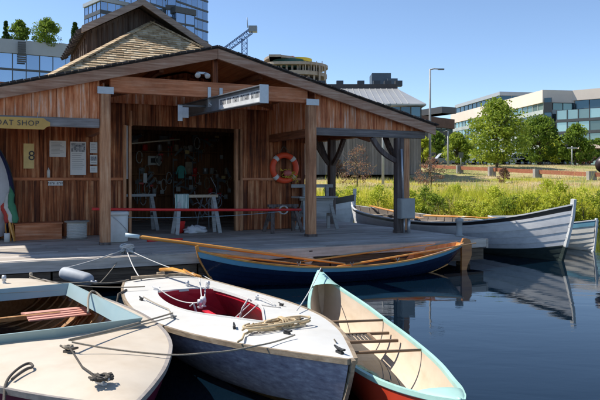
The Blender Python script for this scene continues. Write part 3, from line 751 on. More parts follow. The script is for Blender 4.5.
# --- cream boat on the left
bow=Vector((-.93,3.52,0)); st=Vector((-3.86,8.0,0)); rz,c,L=heading(bow,st)
CD=paint('cream canvas deck',(.58,.50,.395),.65,.07,.45,stain_col=(.46,.36,.25),ss=2.6)
BUR=paint('burgundy hull',(.16,.012,.035),.3,.15,.2,coat=.4)
BLUC=paint('powder blue coaming',(.30,.40,.40),.38,.06,.25,stain_col=(.20,.33,.37))
BRN=mat('brown planking inside',[(.20,.08,.025),(.38,.18,.06),(.54,.30,.12)],.5,Hx,2,.7,.35,.2,.005,.3,coat=.2)
lb=thing('dinghy','cream decked boat with a powder blue coaming and burgundy hull at the left edge','boat',c,rz)
HA_=Hull(L,[(0,.66),(.2,.86),(.45,.98),(.62,.93),(.76,.76),(.88,.47),(.95,.24),(1,.05)],
          [(0,.42),(.3,.41),(.6,.43),(.85,.46),(1,.48)],[(0,-.02),(.5,-.14),(.9,-.02),(1,.08)],a=.9,rb=.22,pb=5)
HA_.outer(lb,[BUR,M['white']],[(0,0)],m=14)
ax=L/2-1.76; x0c=ax-2.5; hwc=.70; x1c=ax-.16
def holeA(x):
    if x<=x0c or x>=ax: return 0
    if x<=x1c: return hwc
    return hwc*(ax-x)/(ax-x1c)
ext=[(x+L/2)/L for x in (x0c-.001,x0c+.001,x1c,ax-.001,ax)]
HA_.deck(lb,CD,holeA,.05,n=90,extra=ext)
HA_.keelbar(lb,BUR,.05,.05,.0)
HA_.rail(lb,mat('grey rub rail',[(.20,.17,.15),(.40,.36,.32)],.6,Hx,2,.7,.3,.2,.006,.3),.03,.025)
ol=[(x0c,-hwc),(x1c,-hwc),(ax,0),(x1c,hwc),(x0c,hwc)]
coaming(lb,HA_,ol,.075,.022,BLUC,.05,flare=.05,low=-.05)
b=MB()                                                     # inner skin with strakes
for sd in (-1,1):
    Ts=[(x0c-.9+(ax+.05-x0c+.9)*i/30+L/2)/L for i in range(31)]
    for q in range(7):
        b.grid([[HA_.P(t,.05+(q+j/2)/7*.9,sd,-.012*j/2,.03) for t in Ts] for j in range(3)])
li=b.build('hull_lining',BRN,lb)
b=MB()
for i in range(17):
    t=(x0c-.8+(ax-x0c+.8)*i/17+L/2)/L
    for sd in (-1,1): b.tube([HA_.P(t,j/9,sd,0,.045) for j in range(9)],.012,4,smooth=False)
b.build('rib',mat('pale ribs',[(.42,.24,.10),(.64,.42,.22)],.5,Hx,2,.7,.3,.1,.004,.1),li)
b=MB()
for xx in (x0c-.9,ax+.05):
    r=[HA_.P((xx+L/2)/L,j/8,-1,0,.03) for j in range(8,0,-1)]+[HA_.P((xx+L/2)/L,j/8,1,0,.03) for j in range(9)]
    b.add(r,[tuple(range(len(r)))])
b.sides('bulkhead',BRN,lb,fn=lambda c:c.x>0)
b=MB(); b.bx(x0c+.2,ax-.1,-.42,.42,-.02,.0); 
b.build('floorboard',BRN,lb)
PINK=paint('salmon seat paint',(.74,.36,.28),.5,.08,.2)
b=MB()
q_=(Matrix.Translation(c)@Matrix.Rotation(rz,4,'Z')).inverted()@at_z(56,311,.30); sxx,syy=q_.x,q_.y
for k in range(7): b.box((sxx-.20+k*.066,syy,.30-.010*abs(3-k)),(.062,.62,.014))
sx=b.build('seat',PINK,lb)
b=MB(); b.bx(x0c+.5,x0c+.56,-.5,.5,.26,.30); b.build('thwart',BRN,lb)
def onA(x,y): return (x,y,HA_.dz(x,y,.05))
AW=Matrix.Translation(c)@Matrix.Rotation(rz,4,'Z'); AI=AW.inverted()
def Aloc(px,py,z=.47):
    p=AI@at_z(px,py,z); return p.x,p.y
def Aw(px,py,dz=.02):
    x,y=Aloc(px,py); return AW@Vector((x,y,HA_.dz(x,y,.05)+dz))
x,y=Aloc(69,358); cleat(lb,onA(x,y),.6,'rope_dk',1.2)
x,y=Aloc(101,392); cleat(lb,onA(x,y),.3,'galv',1.2)
x,y=Aloc(4,283); block(lb,onA(x,y),1.3)
x,y=Aloc(31,276); block(lb,onA(x,y),1.0,'rope')
x,y=Aloc(118,310); cleat(lb,onA(x,y),.3,'galv')
# --- long blue rowing boat
bow=Vector((-1.62,10.2,0)); st=Vector((3.02,12.25,0)); rz,c,L=heading(bow,st)
DKB=paint('deep navy hull',(.008,.018,.05),.25,.2,.15,coat=.5,stain_col=(.02,.04,.08))
SKY=paint('light blue sheer strake',(.13,.33,.45),.3,.08,.15,coat=.3)
BOT=paint('brown bottom paint',(.10,.03,.012),.4,.2,.2)
rb=thing('rowing_boat','long navy rowing boat with a light blue top strake and varnished interior along the dock','rowing boat',c,rz)
HD=Hull(L,[(0,.10),(.05,.22),(.15,.37),(.35,.55),(.5,.60),(.68,.54),(.85,.32),(.94,.15),(1,.02)],
          [(0,.52),(.12,.42),(.3,.315),(.5,.285),(.7,.325),(.88,.45),(1,.60)],[(0,.14),(.12,.0),(.3,-.08),(.6,-.10),(.85,-.05),(1,.02)],a=.9,rb=.32,rs=.30,pb=4,ps=5)
L_D=L
HD.outer(rb,[BOT,DKB,SKY],[(0,0),(.20,1),(.868,2)],laps=8,lt=.010,m=16)
HD.inner(rb,M['varnish2'],.02,ribs=24,ribm=M['varnish'],rr=.010,laps=8)
HD.rail(rb,M['varnish'],.035,.02)
HD.keelbar(rb,M['varnish'],.035,.05,.06)
b=MB()
for t in (.24,.42,.60,.76):
    x=-L/2+L*t; z=HD.sheer(t)-.11; hw=HD.hw(t,z)-.02; b.bx(x-.10,x+.10,-hw,hw,z,z+.022); 
for t in (.08,.13): 
    hw=HD.hw(max(.06,t-.03),HD.sheer(t)-.10)-.02; x=-L/2+L*t; b.bx(x-.14,x+.14,-hw,hw,HD.sheer(t)-.10,HD.sheer(t)-.08)
b.build('thwart',M['varnish'],rb)
b=MB()
for k in range(-2,3): b.bx(-L*.22,L*.2,k*.06-.026,k*.06+.026,.02,.032)
b.build('floorboard',M['varnish2'],rb)
b=MB(); r=[HD.P(0,j/8,-1)+Vector((-.012,0,0)) for j in range(8,0,-1)]+[HD.P(0,j/8,1)+Vector((-.012,0,0)) for j in range(9)]; b.add(r,[tuple(range(len(r)))]); b.build('transom',M['varnish'],rb)
b=MB(); prof=[(-L/2-.02,-.12),(-L/2-.02,.52),(-L/2-.06,.60),(-L/2-.13,.60),(-L/2-.21,.57),(-L/2-.25,.48),(-L/2-.25,.28),(-L/2-.22,.20),(-L/2-.16,.10),(-L/2-.10,-.12)]
b.prism(prof,-.022,.022,'y'); b.build('rudder',mat('brown varnished rudder',[(.26,.09,.025),(.46,.18,.05),(.58,.28,.09)],.4,Hx,1.6,.75,.3,.12,.004,.2,coat=.4),rb)
b=MB()
for t,sd in ((.34,1),(.34,-1),(.52,1),(.52,-1),(.70,1),(.70,-1)):
    b=MB(); p=HD.P(t,1,sd); b.tube([p+Vector((0,0,.0)),p+Vector((0,0,.035))],.007,6); b.tube([p+Vector((-.03,0,.075)),p+Vector((-.022,0,.04)),p+Vector((.022,0,.04)),p+Vector((.03,0,.075))],.006,6); b.build('rowlock',M['steelgrey'],rb)
DWm=Matrix.Translation(c)@Matrix.Rotation(rz,4,'Z'); DI=DWm.inverted()
def oar(p0,p1,label,blade=True,r=.026,tip=None,group=None,width=.13,m='varnish'):
    """p0 handle/shaft end, p1 blade end; world coordinates"""
    p0=Vector(p0); p1=Vector(p1); d=p1-p0; Ln=d.length; t=thing('oar' if blade else 'spar',label,'oar' if blade else 'spar',p0,0,group)
    q=Vector((1,0,0)).rotation_difference(d.normalized()); t.rotation_mode='QUATERNION'; t.rotation_quaternion=q
    b=MB(); b.tube([(0,0,0),(.12,0,0),(.14,0,0),(Ln*.4,0,0),(Ln*(.78 if blade else 1),0,0)],[r*.6,r*.6,r,r*.95,r*.62],10); b.build('shaft',M[m],t)
    if blade:
        b=MB(); x0=Ln*.76; pr=[(x0,-.02),(x0+.2,-width*.42),(Ln-.12,-width/2),(Ln,-width*.46),(Ln,width*.46),(Ln-.12,width/2),(x0+.2,width*.42),(x0,.02)]
        b.prism(pr,-.008,.008,'z'); b.build('blade',M[m],t)
    if tip:
        b=MB(); b.tube([(-.12,0,0),(.10,0,0)],r*1.06,10); b.build('grip',tip,t)
    return t
oar(at_d(133,236,10.15),at_d(345,264,11.0),'long varnished spar with a pale tip, sticking out past the navy rowing boat bow',False,.030,paint('pale tip',(.55,.68,.72),.4),m='varnish')
oar(at_d(300,262,11.2),at_d(434,243.5,12.15),'thin varnished oar resting on the far gunwale of the navy rowing boat',True,.018,width=.09)
oar(at_d(330,268,10.75),at_d(476,243,12.0),'varnished oar running along the near gunwale of the navy rowing boat, past the rudder',False,.017)
oar(at_d(196,252,10.35),at_d(318,266,11.0),'varnished oar lying inside the bow of the navy rowing boat under the long spar',True,.022,width=.12)
# white pillow-like fender on the far gunwale with dark cap
fb=thing('fender','round pale fender with a dark cap hung between the dock and the navy rowing boat','fender',at_d(307,258,11.35))
b=MB(); b.lathe([(.0,-.13),(.06,-.12),(.10,-.07),(.115,0),(.10,.07),(.06,.11),(0,.12)],16); b.build('body',M['white'],fb)
b=MB(); b.lathe([(.05,.10),(.10,.10),(.12,.13),(.09,.18),(.0,.20)],14,(.02,0,0)); b.build('cap',M['black'],fb)

# --- long whaleboat
bow=Vector((5.62,13.35,0)); st=Vector((1.75,21.7,0)); rz,c,L=heading(bow,st)
GRW=mat('weathered blue white planks',[(.60,.59,.58),(.76,.75,.74),(.84,.83,.81)],.5,(1,6,6),3,.6,.35,.2,.006,.35,1.2,stain_col=(.22,.24,.30),coat=.1)
DKG=mat('dark green black bottom',[(.02,.03,.028),(.05,.07,.065)],.5,(1,5,5),3,.7,.3,.1,.006,.2)
wb=thing('whaleboat','long weathered blue white boat with black top strake and white stem, right of the dock','boat',c,rz)
HE=Hull(L,[(0,.03),(.06,.30),(.18,.68),(.38,.93),(.55,.97),(.75,.80),(.9,.42),(.96,.20),(1,.03)],
          [(0,.86),(.1,.78),(.3,.68),(.5,.64),(.7,.70),(.88,.93),(1,1.20)],[(0,.0),(.1,-.12),(.5,-.2),(.9,-.14),(1,-.05)],a=1.0,rb=.35,rs=.4,pb=6,ps=5)
BLKP=paint('black sheer strake',(.012,.012,.014),.35)
HE.outer(wb,[DKG,GRW,BLKP],[(0,0),(.52,1),(.935,2)],laps=10,lt=.010,m=20,n=60)
HE.inner(wb,mat('grey inside',[(.16,.13,.11),(.30,.26,.22)],.6,Hx,2,.7,.3,.2,.005,.3),.03,ribs=26,rr=.016,laps=10)
HE.rail(wb,M['white'],.06,.022)
HE.keelbar(wb,M['white'],.07,.09,.10,dark=DKG,dv=4)
THW=mat('pale thwart wood',[(.35,.26,.17),(.55,.45,.33)],.6,Hy,2,.7,.3,.2,.005,.3)
for t in (.16,.28,.40,.52,.64,.76,.86):
    b=MB(); x=-L/2+L*t; z=HE.sheer(t)-.16; hw=HE.hw(t,z)-.03; b.bx(x-.13,x+.13,-hw,hw,z,z+.035); b.bx(x-.02,x+.02,-.03,.03,-.05,z); b.build('thwart',THW,wb)
b=MB(); hw=HE.beam(.93); x=-L/2+L*.93; b.add([(x,-hw,HE.sheer(.93)-.02),(L/2-.08,0,HE.sheer(1)-.05),(x,hw,HE.sheer(.93)-.02)],[(0,1,2)]); b.build('bow_deck',M['deckskirt'],wb)
EW=Matrix.Translation(c)@Matrix.Rotation(rz,4,'Z')
def Ew(x,y,z): return EW@Vector((x,y,z))
oar(Ew(-.8,.15,.70),Ew(2.9,-.5,.84),'long pale oar laid across the thwarts of the long whaleboat',True,.03,width=.14)
oar(Ew(-4.0,.3,.86),Ew(-.3,-.25,.66),'long pale oar near the stern of the long whaleboat',True,.03,width=.14)
# --- white lapstrake boat at the right edge
bow=Vector((7.0,15.35,0)); st=Vector((6.15,19.8,0)); rz,c,L=heading(bow,st)
WLP=mat('white lapstrake paint',[(.68,.64,.54),(.82,.78,.68),(.86,.83,.76)],.45,(1,6,6),3,.5,.4,.1,.005,.2,1.4,stain_col=(.5,.46,.38),coat=.1)
TEAL=paint('teal blue strake',(.13,.30,.38),.4,.1,.2)
lp=thing('rowing_boat','small white lapstrake boat with a teal top strake, behind the long whaleboat bow','rowing boat',c,rz)
HF=Hull(L,[(0,.45),(.2,.66),(.5,.80),(.75,.66),(.9,.36),(1,.03)],[(0,.62),(.3,.56),(.6,.57),(.85,.64),(1,.76)],[(0,.02),(.4,-.1),(.9,-.06),(1,.02)],a=1.0,rb=.10,pb=7)
HF.outer(lp,[WLP,TEAL],[(0,0),(.875,1)],laps=8,lt=.016,m=16)
HF.inner(lp,WLP,.02,ribs=16,rr=.01); HF.rail(lp,M['white'],.045,.02); HF.keelbar(lp,M['white'],.045,.06,.03)
b=MB()
for t in (.25,.5,.75): hw=HF.hw(t,.40)-.03; x=-L/2+L*t; b.bx(x-.12,x+.12,-hw,hw,.40,.43)
b.build('thwart',THW,lp)
# --- white boat seen through the porch
bow=Vector((2.05,24.3,0)); st=Vector((-3.6,25.3,0)); rz,c,L=heading(bow,st)
gb=thing('whaleboat','white boat with a dark top strake and upright white stem, seen behind the porch bench','boat',c,rz)
HG=Hull(L,[(0,.3),(.2,.7),(.5,.95),(.75,.80),(.92,.4),(1,.03)],[(0,1.0),(.3,.92),(.6,.92),(.85,1.0),(1,1.15)],[(0,.0),(.5,-.2),(1,-.05)],a=.93,rb=.15,pb=7)
HG.outer(gb,[M['white'],BLKP],[(0,0),(.88,1)],laps=8,lt=.016,m=16); HG.inner(gb,THW,.03); HG.rail(gb,BLKP,.06,.03); HG.keelbar(gb,M['white'],.10,.12,.22)
# ------------------------------------------------------------------ things on the porch (local frame of the shop)
def onwall(px,py,s=WS-.03):
    u=(px-300)/F; X0=O.x-.4287*s; Y0=O.y+.9035*s
    l=(u*Y0-X0)/(.9035-u*.4287); d=Y0+.4287*l
    return l, EYE+(180-py)/F*d
def sthing(name,label,cat,l,s,z,group=None,rot=0): return thing(name,label,cat,S(l,s,z),TH+rot,group)
# life ring
l,z=onwall(283.3,168,WS-.05)
lr=sthing('life_ring','orange life ring with white bands hanging on the cedar wall right of the doorway','life ring',l,WS-.115,z)
Rr,rr_=.30,.068
b=MB(); 
def ringpt(a,R=Rr): return Vector((R*math.cos(a),0,R*math.sin(a)))
b.tube([ringpt(2*math.pi*i/40) for i in range(40)],rr_,14,closed=True,caps=False); b.build('ring',M['orange'],lr)
for a0 in (45,135,225,315):
    b=MB(); b.tube([ringpt(R(a0-8+16*i/5)) for i in range(6)],rr_+.004,14); b.build('band',M['white'],lr)
b=MB(); pts=[]
b.tube([(-.20,.0,.24),(-.02,.03,.50),(.02,.03,.50),(.22,.0,.24)],.009,6); b.build('hanging_line',M['rope_dk'],lr)
b=MB(); b.box((0,.05,.50),(.03,.06,.03)); b.build('peg',M['black'],lr)
yr=sthing('throw_line','tangled yellow throw line and pink red float tucked into the life ring','rope',l+.05,WS-.12,z-.12)
b=MB()
for k in range(7):
    p=Vector((random.uniform(-.12,.10),-.07,random.uniform(-.12,.05))); pts=[p]
    for q in range(12): p=p+Vector((random.uniform(-.09,.1),random.uniform(-.012,.012),random.uniform(-.08,.07))); p.x=max(-.2,min(.26,p.x)); p.z=max(-.32,min(.12,p.z)); p.y=max(-.10,min(-.055,p.y)); pts.append(p)
    b.tube(pts,.008,5)
b.build('line',M['rope_yel'],yr)
b=MB(); b.lathe([(0,-.1),(.06,-.08),(.085,0),(.06,.08),(0,.1)],14,(0,-.06,.0),M=Matrix.Rotation(1.4,3,'Y')); b.build('float',paint('faded pink float',(.62,.16,.14)),yr)
# red line across the porch
l0,z0=onwall(92,209,.35); l1,z1=onwall(300,209.5,.35)
b=MB(); b.tube(sag(S(l0,.35,z0+.0),S(l1,.30,z1),.012,20),.026,8)
tag(b.build('barrier_rope',M['red']),'taut red barrier rope stretched waist high across the porch opening','rope')
b=MB(); b.tube(sag(S(-1.6,.8,.98),S(1.7,.8,1.02),.05,16),.006,5); tag(b.build('thin_line',paint('blue grey line',(.25,.38,.45))),'thin blue grey line slung below the red barrier rope','rope')
# white bin
bn=sthing('bin','tall off white plastic bin standing on the deck beside the left porch post','bin',-1.74,.46,DZ)
WB=paint('off white plastic',(.66,.65,.62),.5,.08,.3,stain_col=(.35,.33,.30))
b=MB(); b.lathe([(0,.01),(.165,.01),(.172,.02),(.182,.55),(.176,.56),(.172,.55),(.162,.05),(0,.05)],28); b.build('body',WB,bn)
b=MB(); b.lathe([(.184,.50),(.196,.50),(.196,.56),(.184,.575),(.176,.56)],28); b.build('rim',WB,bn)
b=MB(); b.tube([Vector((.19*math.cos(a),.19*math.sin(a),.50-.22*(1+math.sin(a*1.0+1.2))*.9)) for a in [R(180+i*12) for i in range(16)]],.006,6); b.build('handle',M['galv'],bn)
# cable spool
sp=sthing('cable_spool','white wound rope spool with wooden flanges standing by the wall under the notices','spool',-2.36,1.50,DZ)
FL=mat('spool flange',[(.20,.18,.16),(.42,.40,.37)],.7,(3,3,3),3,.7,.3,.2,.005,.3)
for z in (0.0,.33):
    b=MB(); b.lathe([(0,z+.001),(.235 if z>0 else .20,z+.001),(.235 if z>0 else .20,z+.028),(.05,z+.028),(.05,z+.02),(0,z+.02)],28); b.build('flange',FL,sp)
b=MB()
for k in range(10):
    b.lathe([(.178,.03+k*.03),(.192,.04+k*.03),(.192,.05+k*.03),(.178,.06+k*.03)],24)
b.build('wound_rope',M['rope_wh'],sp)
# low wooden step/box
bxx=sthing('wooden_box','low dark wooden box on the deck against the wall left of the rope spool','box',-3.05,1.78,DZ)
b=MB(); b.bx(-.42,.42,-.20,.20,.0,.30); o=b.build('body',M['cedar_h'],bxx)
b=MB(); b.bx(-.44,.44,-.22,.22,.303,.325); b.build('lid',M['cedar_h'],bxx)
sm=sthing('paint_can','small pale can standing on the deck left of the low wooden box','can',-3.62,1.35,DZ)
b=MB(); b.lathe([(0,0),(.05,0),(.05,.16),(.046,.165),(0,.16)],16); b.build('body',WB,sm)
# notices on the wall
def notice(px0,py0,px1,py1,label,s=WS-.035,picture=None,lines=6,name='notice',cat='notice',m='paper',th=.006,parts=True):
    a,zt=onwall(px0,py0,s); c_,zb=onwall(px1,py1,s); w_=c_-a; h_=zt-zb
    t=sthing(name,label,cat,(a+c_)/2,s,(zt+zb)/2)
    b=MB(); b.box((0,0,0),(w_,th,h_)); b.build('sheet',M[m],t)
    b=MB(); y=-th/2-.002
    zz=h_/2-.04
    if picture:
        ph=h_*picture; pm=MB()
        nx,nz=9,5
        for i in range(nx):
            for j in range(nz): pm.bx(-w_*.44+i*w_*.88/nx,-w_*.44+(i+1)*w_*.88/nx,y,y+.001,h_/2-.03-ph*(j+1)/nz,h_/2-.03-ph*j/nz,rnd=random.random())
        pm.build('picture',PICM,t); zz-=ph+.02
    for k in range(lines):
        if zz<-h_/2+.03: break
        b.bx(-w_*.40,w_*random.uniform(.1,.40),y,y+.001,zz-.010,zz); zz-=max(.026,(h_*.8)/(lines+1) if not picture else .04)
    if lines: b.build('print',INKL,t)
    return t
PICM=mat('printed photograph',[(.05,.055,.06),(.25,.26,.28),(.6,.6,.6)],.6,(8,8,8),6,.6,.6,0,.01,0)
INKL=paint('light grey print',(.38,.38,.38),.8)
notice(49.5,140.5,66,157,'square white notice sheet on the shop wall, left of the tall notice',lines=9)
notice(70.3,141.5,86,175,'tall white notice with a dark picture at its top',picture=.26,lines=9)
notice(90,142,97.3,153,'top sheet of the three small notices stacked beside the porch post',lines=4)
notice(90,155,97.3,164.5,'middle sheet of the three small notices, with a dark picture',picture=.45,lines=1)
notice(90,166,97.3,172.5,'bottom sheet of the three small notices beside the porch post',lines=2)
t=notice(48,181,63,185.5,'small white plate with dark lettering just below the wall rail',lines=0,name='name_plate',cat='sign')
b=MB(); a_,z_=0,0
for k in range(9):
    if k==4: continue
    x=-.135+k*.034; b.bx(x-.009,x-.003,-.0065,-.004,-.022,.022); b.bx(x+.003,x+.009,-.0065,-.004,-.022,.022) if k%2 else b.bx(x-.002,x+.011,-.0065,-.004,.013,.022)
b.build('lettering',M['ink'],t)
# notice board battens behind the upper sheets
l,z=onwall(48.5,176,WS-.06); bt=sthing('bottle','small white bottle standing on the wall rail under the square notice','bottle',l,WS-.07,RAIL+.028)
b=MB(); b.lathe([(0,0),(.03,0),(.032,.12),(.028,.15),(.012,.17),(.012,.2),(0,.2)],14); b.build('body',WB,bt)
# yellow number board, hung forward of the wall
a,zt=onwall(23.5,143.5,1.75); c_,zb=onwall(34,168.5,1.75)
nb=sthing('number_board','yellow board with a dark numeral hanging on the wall at the left','sign',(a+c_)/2,1.75,(zt+zb)/2)
YEL=paint('pale yellow paint',(.66,.50,.20),.5,.06,.3)
b=MB(); b.box((0,0,0),(c_-a,.03,zt-zb)); b.build('board',YEL,nb)
vs_,fs_=text_mb('8',.26,.002); b=MB(); Mx=Matrix.Rotation(R(90),3,'X'); b.add([Mx@v+Vector((.05,-.019,.0)) for v in vs_],fs_); b.build('numeral',M['ink'],nb,fixn=False)
b=MB(); b.tube([(0,0,(zt-zb)/2),(0,.2,(zt-zb)/2+.25)],.006,5); b.build('cord',M['rope_dk'],nb)
# boat shop sign
a,zt=onwall(50,118.5,-.05); c_,zb=onwall(50,129.8,-.05); hh=(zt-zb)
sg_=sthing('shop_sign','yellow painted wooden sign reading BOAT SHOP, hung from the left porch beam','sign',a-.60,-.06,(zt+zb)/2+.0)
h2=hh/2; b=MB(); b.prism([(-.66,-h2*.9),(-.60,-h2),(.50,-h2),(.545,-h2*.55),(.60,-h2*.35),(.60,h2*.35),(.545,h2*.55),(.50,h2),(-.60,h2),(-.66,h2*.9)],-.018,.018,'y'); b.build('board',paint('ochre sign paint',(.62,.37,.09),.45,.06,.25),sg_)
b=MB(); vs_,fs_=text_mb('BOAT SHOP',.125,.003,1.15); b.add([Mx@v+Vector((.045,-.022,.0)) for v in vs_],fs_); b.build('lettering',M['ink'],sg_,fixn=False)
b=MB()
for x in (-.5,.4): b.tube([(x,0,h2-.01),(x,.05,h2+.10)],.005,5)
b.build('hook',M['galv'],sg_)
# hoist beam
hb=sthing('hoist_beam','grey steel I beam with stencilled lettering, jutting out under the gable','hoist beam',-.1,0,E+1.37)
HB0=(0,2.0,.14); HB1=(0,-2.72,-.045)
b=MB(); h=.13
d=(Vector(HB1)-Vector(HB0)).normalized(); upv=Vector((0,d.z*-1,1)).normalized()
b.beam(HB0,HB1,.012,.235); b.beam(Vector(HB0)+Vector((0,0,h)),Vector(HB1)+Vector((0,0,h)),.14,.014); b.beam(Vector(HB0)-Vector((0,0,h)),Vector(HB1)-Vector((0,0,h)),.14,.014)
b.build('steel_beam',M['steelgrey'],hb)
def onweb(y,z): # point on the left face of the web
    t=(y-HB0[1])/(HB1[1]-HB0[1]); return Vector((-.0085,y,HB0[2]+(HB1[2]-HB0[2])*t+z))
b=MB(); b.add([onweb(-.55,-.115),onweb(-2.70,-.115),onweb(-2.70,.075),onweb(-.55,.075)],[(0,1,2,3)]); b.build('white_panel',M['white'],hb,fixn=False)
b=MB(); y=-.66
for word in ((1,0,1),(1,1),(1,0,1),(1,1,0,1),(0,1,1,1)):
    for q in word:
        for dy,z0,z1 in ((0,-.03,.075),(.055,-.03,.075)):
            p=onweb(y-dy,0); b.bx(-.012,-.0095,p.y-.010,p.y+.010,p.z+z0-.01,p.z+z1-.02)
        p=onweb(y-.027,0); zz=.055 if q else .0
        b.bx(-.0125,-.0098,p.y-.02,p.y+.02,p.z+zz-.02,p.z+zz-.003)
        y-=.105
    y-=.075
b.build('lettering',M['ink'],hb)
b=MB(); b.box((0,HB1[1]-.008,HB1[2]),(.145,.012,.285)); b.build('end_plate',M['galv'],hb)
b=MB(); b.bx(-.06,.0,-.05,-.038,.02,.40); b.bx(.17,.235,-.05,-.038,.13,.40); b.beam((-.03,-.06,.10),(.10,-.16,-.06),.05,.012); b.build('bracket',M['galv'],hb)
ch=sthing('bracket_lamp','small pale steel hanger bracket at the back end of the hoist beam','bracket',-.62,.26,E+1.30)
b=MB(); b.bx(-.045,.045,-.02,-.005,-.17,.14); b.bx(.03,.17,-.0,.05,-.1,.1); b.build('plate',M['galv'],ch)
b=MB(); b.tube([(-.02,0,.13),(.75,0,.14)],.022,8); b.build('pipe',M['steelgrey'],ch)
fl=sthing('flood_light','pair of small white flood lamps under the gable peak','lamp',-.27,.02,E+1.98)
b=MB(); b.box((0,.0,.06),(.16,.03,.04)); b.build('mount',M['galv'],fl)
for sg in (-1,1):
    b=MB(); b.lathe([(0,0),(.03,.0),(.045,.05),(.055,.09),(.05,.1),(0,.1)],14,(sg*.08,-.03,.05),M=Matrix.Rotation(R(130),3,'X')@Matrix.Rotation(sg*.2,3,'Y')); b.build('lamp_head',M['white'],fl)
# electrical box on the right post
eb=sthing('electrical_box','grey electrical box with a conduit on the right porch posts','electrical box',4.29,-.16,EYE-.62)
EG=paint('light grey box paint',(.33,.34,.33),.5,.06,.25)
b=MB(); b.bx(-.20,.17,-.10,.05,-.22,.22); o=b.build('box',EG,eb); bv=o.modifiers.new('b','BEVEL'); bv.width=.01
b=MB(); b.bx(-.18,.15,-.112,-.102,-.20,.20); b.build('door',EG,eb)
b=MB(); b.tube([(-.07,.01,.22),(-.10,.03,1.3)],.022,8); b.tube([(.05,-.03,-.22),(.05,-.03,-.53)],.035,8); b.tube([(-.05,-.0,-.22),(-.05,0,-.53)],.018,8); b.build('conduit',M['galv'],eb)
bo=sthing('bollard','short pale steel bollard with a round cap at the right end of the dock','bollard',4.86,-1.25,DZ)
b=MB(); b.lathe([(0,0),(.09,0),(.09,.02),(.06,.03),(.06,.28),(.085,.30),(.08,.36),(.0,.385)],18); b.build('post',EG,bo)
# sawhorses, tables
def sawhorse(name,label,cat,l,s,w,h,top,leg,rot=0,d=.5,shelf=True,panel=None,group=None):
    t=sthing(name,label,cat,l,s,DZ,group,rot)
    b=MB(); b.bx(-w/2,w/2,-.05,.05,h-.06,h); b.build('top_rail',M[top] if isinstance(top,str) else top,t)
    lm=M[leg] if isinstance(leg,str) else leg
    for sx in (-1,1):
        for sy in (-1,1):
            b=MB(); b.beam((sx*(w/2-.10),sy*.03,h-.03),(sx*(w/2+.0),sy*d/2,0.002),.035,.08,up=(1,0,0)); b.build('leg',lm,t)
        b=MB(); b.beam((sx*(w/2-.06),-d*.28,h*.45),(sx*(w/2-.06),d*.28,h*.45),.03,.07); b.build('brace',lm,t)
    if panel: b=MB(); b.bx(-w/2+.03,w/2-.03,-.075,-.055,h-panel,h-.065); b.build('panel',lm,t)
    return t
GRYW=mat('grey painted wood',[(.20,.20,.20),(.38,.38,.37),(.5,.5,.5)],.7,Hx,2,.7,.3,.3,.005,.3)
sawhorse('sawhorse','grey sawhorse with a pale top inside the doorway, a striped cloth hung over it','sawhorse',.14,1.75,.95,.84,THW,GRYW,d=.4)
sawhorse('sawhorse','dark trestle stand under the life ring on the porch','sawhorse',1.98,1.25,.72,.62,'post_dk','post_dk',d=.5)
sawhorse('work_table','grey work table just inside the left of the doorway','table',-.92,3.1,.95,.84,GRYW,GRYW,d=.45)
wt=sawhorse('bench','grey wooden trestle with a solid front panel behind the right porch post','bench',3.05,1.7,.85,.74,GRYW,GRYW,d=.45,panel=.36)
b=MB(); b.bx(-.55,.45,-.22,.24,.742,.775); b.build('bench_top',GRYW,wt)
b=MB(); b.bx(.30,.38,.1,.16,.776,1.05); b.bx(-.3,-.22,.1,.16,.776,1.0); b.bx(-.6,.5,.12,.15,.98,1.06); b.build('back_rail',GRYW,wt)
cl=sthing('cloth','pale green striped cloth hanging over the sawhorse in the doorway','cloth',-.20,1.69,DZ+.85)
CLM=mat('striped cloth',[(.10,.25,.22),(.55,.62,.58)],.8,(40,1,1),2,1,.1,.1,.003,0,sharp=.15)
b=MB(); rows=[]
for i in range(9):
    z=-.33*i/8+.005; rows.append([Vector((-.15+.3*j/10,-.012-.012*math.sin(j*1.3+i*.3)*(i/8),z)) for j in range(11)])
b.grid(rows); rows=[[Vector((-.15+.3*j/10,-.012+.13*i/3,.012)) for j in range(11)] for i in range(4)]; b.grid(rows)
o=b.build('drape',CLM,cl); so_=o.modifiers.new('s','SOLIDIFY'); so_.thickness=.004
bk=sthing('bucket','red bucket on the floor under the sawhorse in the doorway','bucket',-.17,2.0,DZ)
b=MB(); b.lathe([(0,.005),(.10,.005),(.13,.25),(.135,.26),(.12,.25),(.095,.02),(0,.02)],20); b.build('body',M['red'],bk)
b=MB(); b.tube([Vector((.13*math.cos(R(a)),-.02-.05*math.sin(R(a)),.25-.10*math.sin(R(a)))) for a in range(0,181,20)],.004,5); b.build('handle',M['galv'],bk)
rg=sthing('rag_pile','crumpled white rags on the floor beside the red bucket','rags',.14,1.85,DZ)
def blobm(r,sz,n=14,seed=0,amp=.25):
    b=MB(); rows=[]
    for i in range(n+1):
        th=math.pi*i/n; row=[]
        for j in range(2*n+1):
            ph=2*math.pi*(j%(2*n))/(2*n); v=Vector((math.sin(th)*math.cos(ph),math.sin(th)*math.sin(ph),math.cos(th)))
            k=1+amp*mnoise.noise(v*2.2+Vector((seed,0,0)))+amp*.5*mnoise.noise(v*6+Vector((seed,3,0)))
            row.append(Vector((v.x*sz[0],v.y*sz[1],v.z*sz[2]))*r*k)
        rows.append(row)
    b.grid(rows); return b
b=blobm(1,(.24,.15,.10),seed=4,amp=.5); b.v=[(v[0],v[1],max(.004,v[2]+.06)) for v in b.v]; b.build('rags',paint('white rag',(.6,.6,.62)),rg)
rg2=sthing('rope_hank','white rope hank hung on the dark trestle under the life ring','rope',1.93,1.13,DZ+.5)
b=MB()
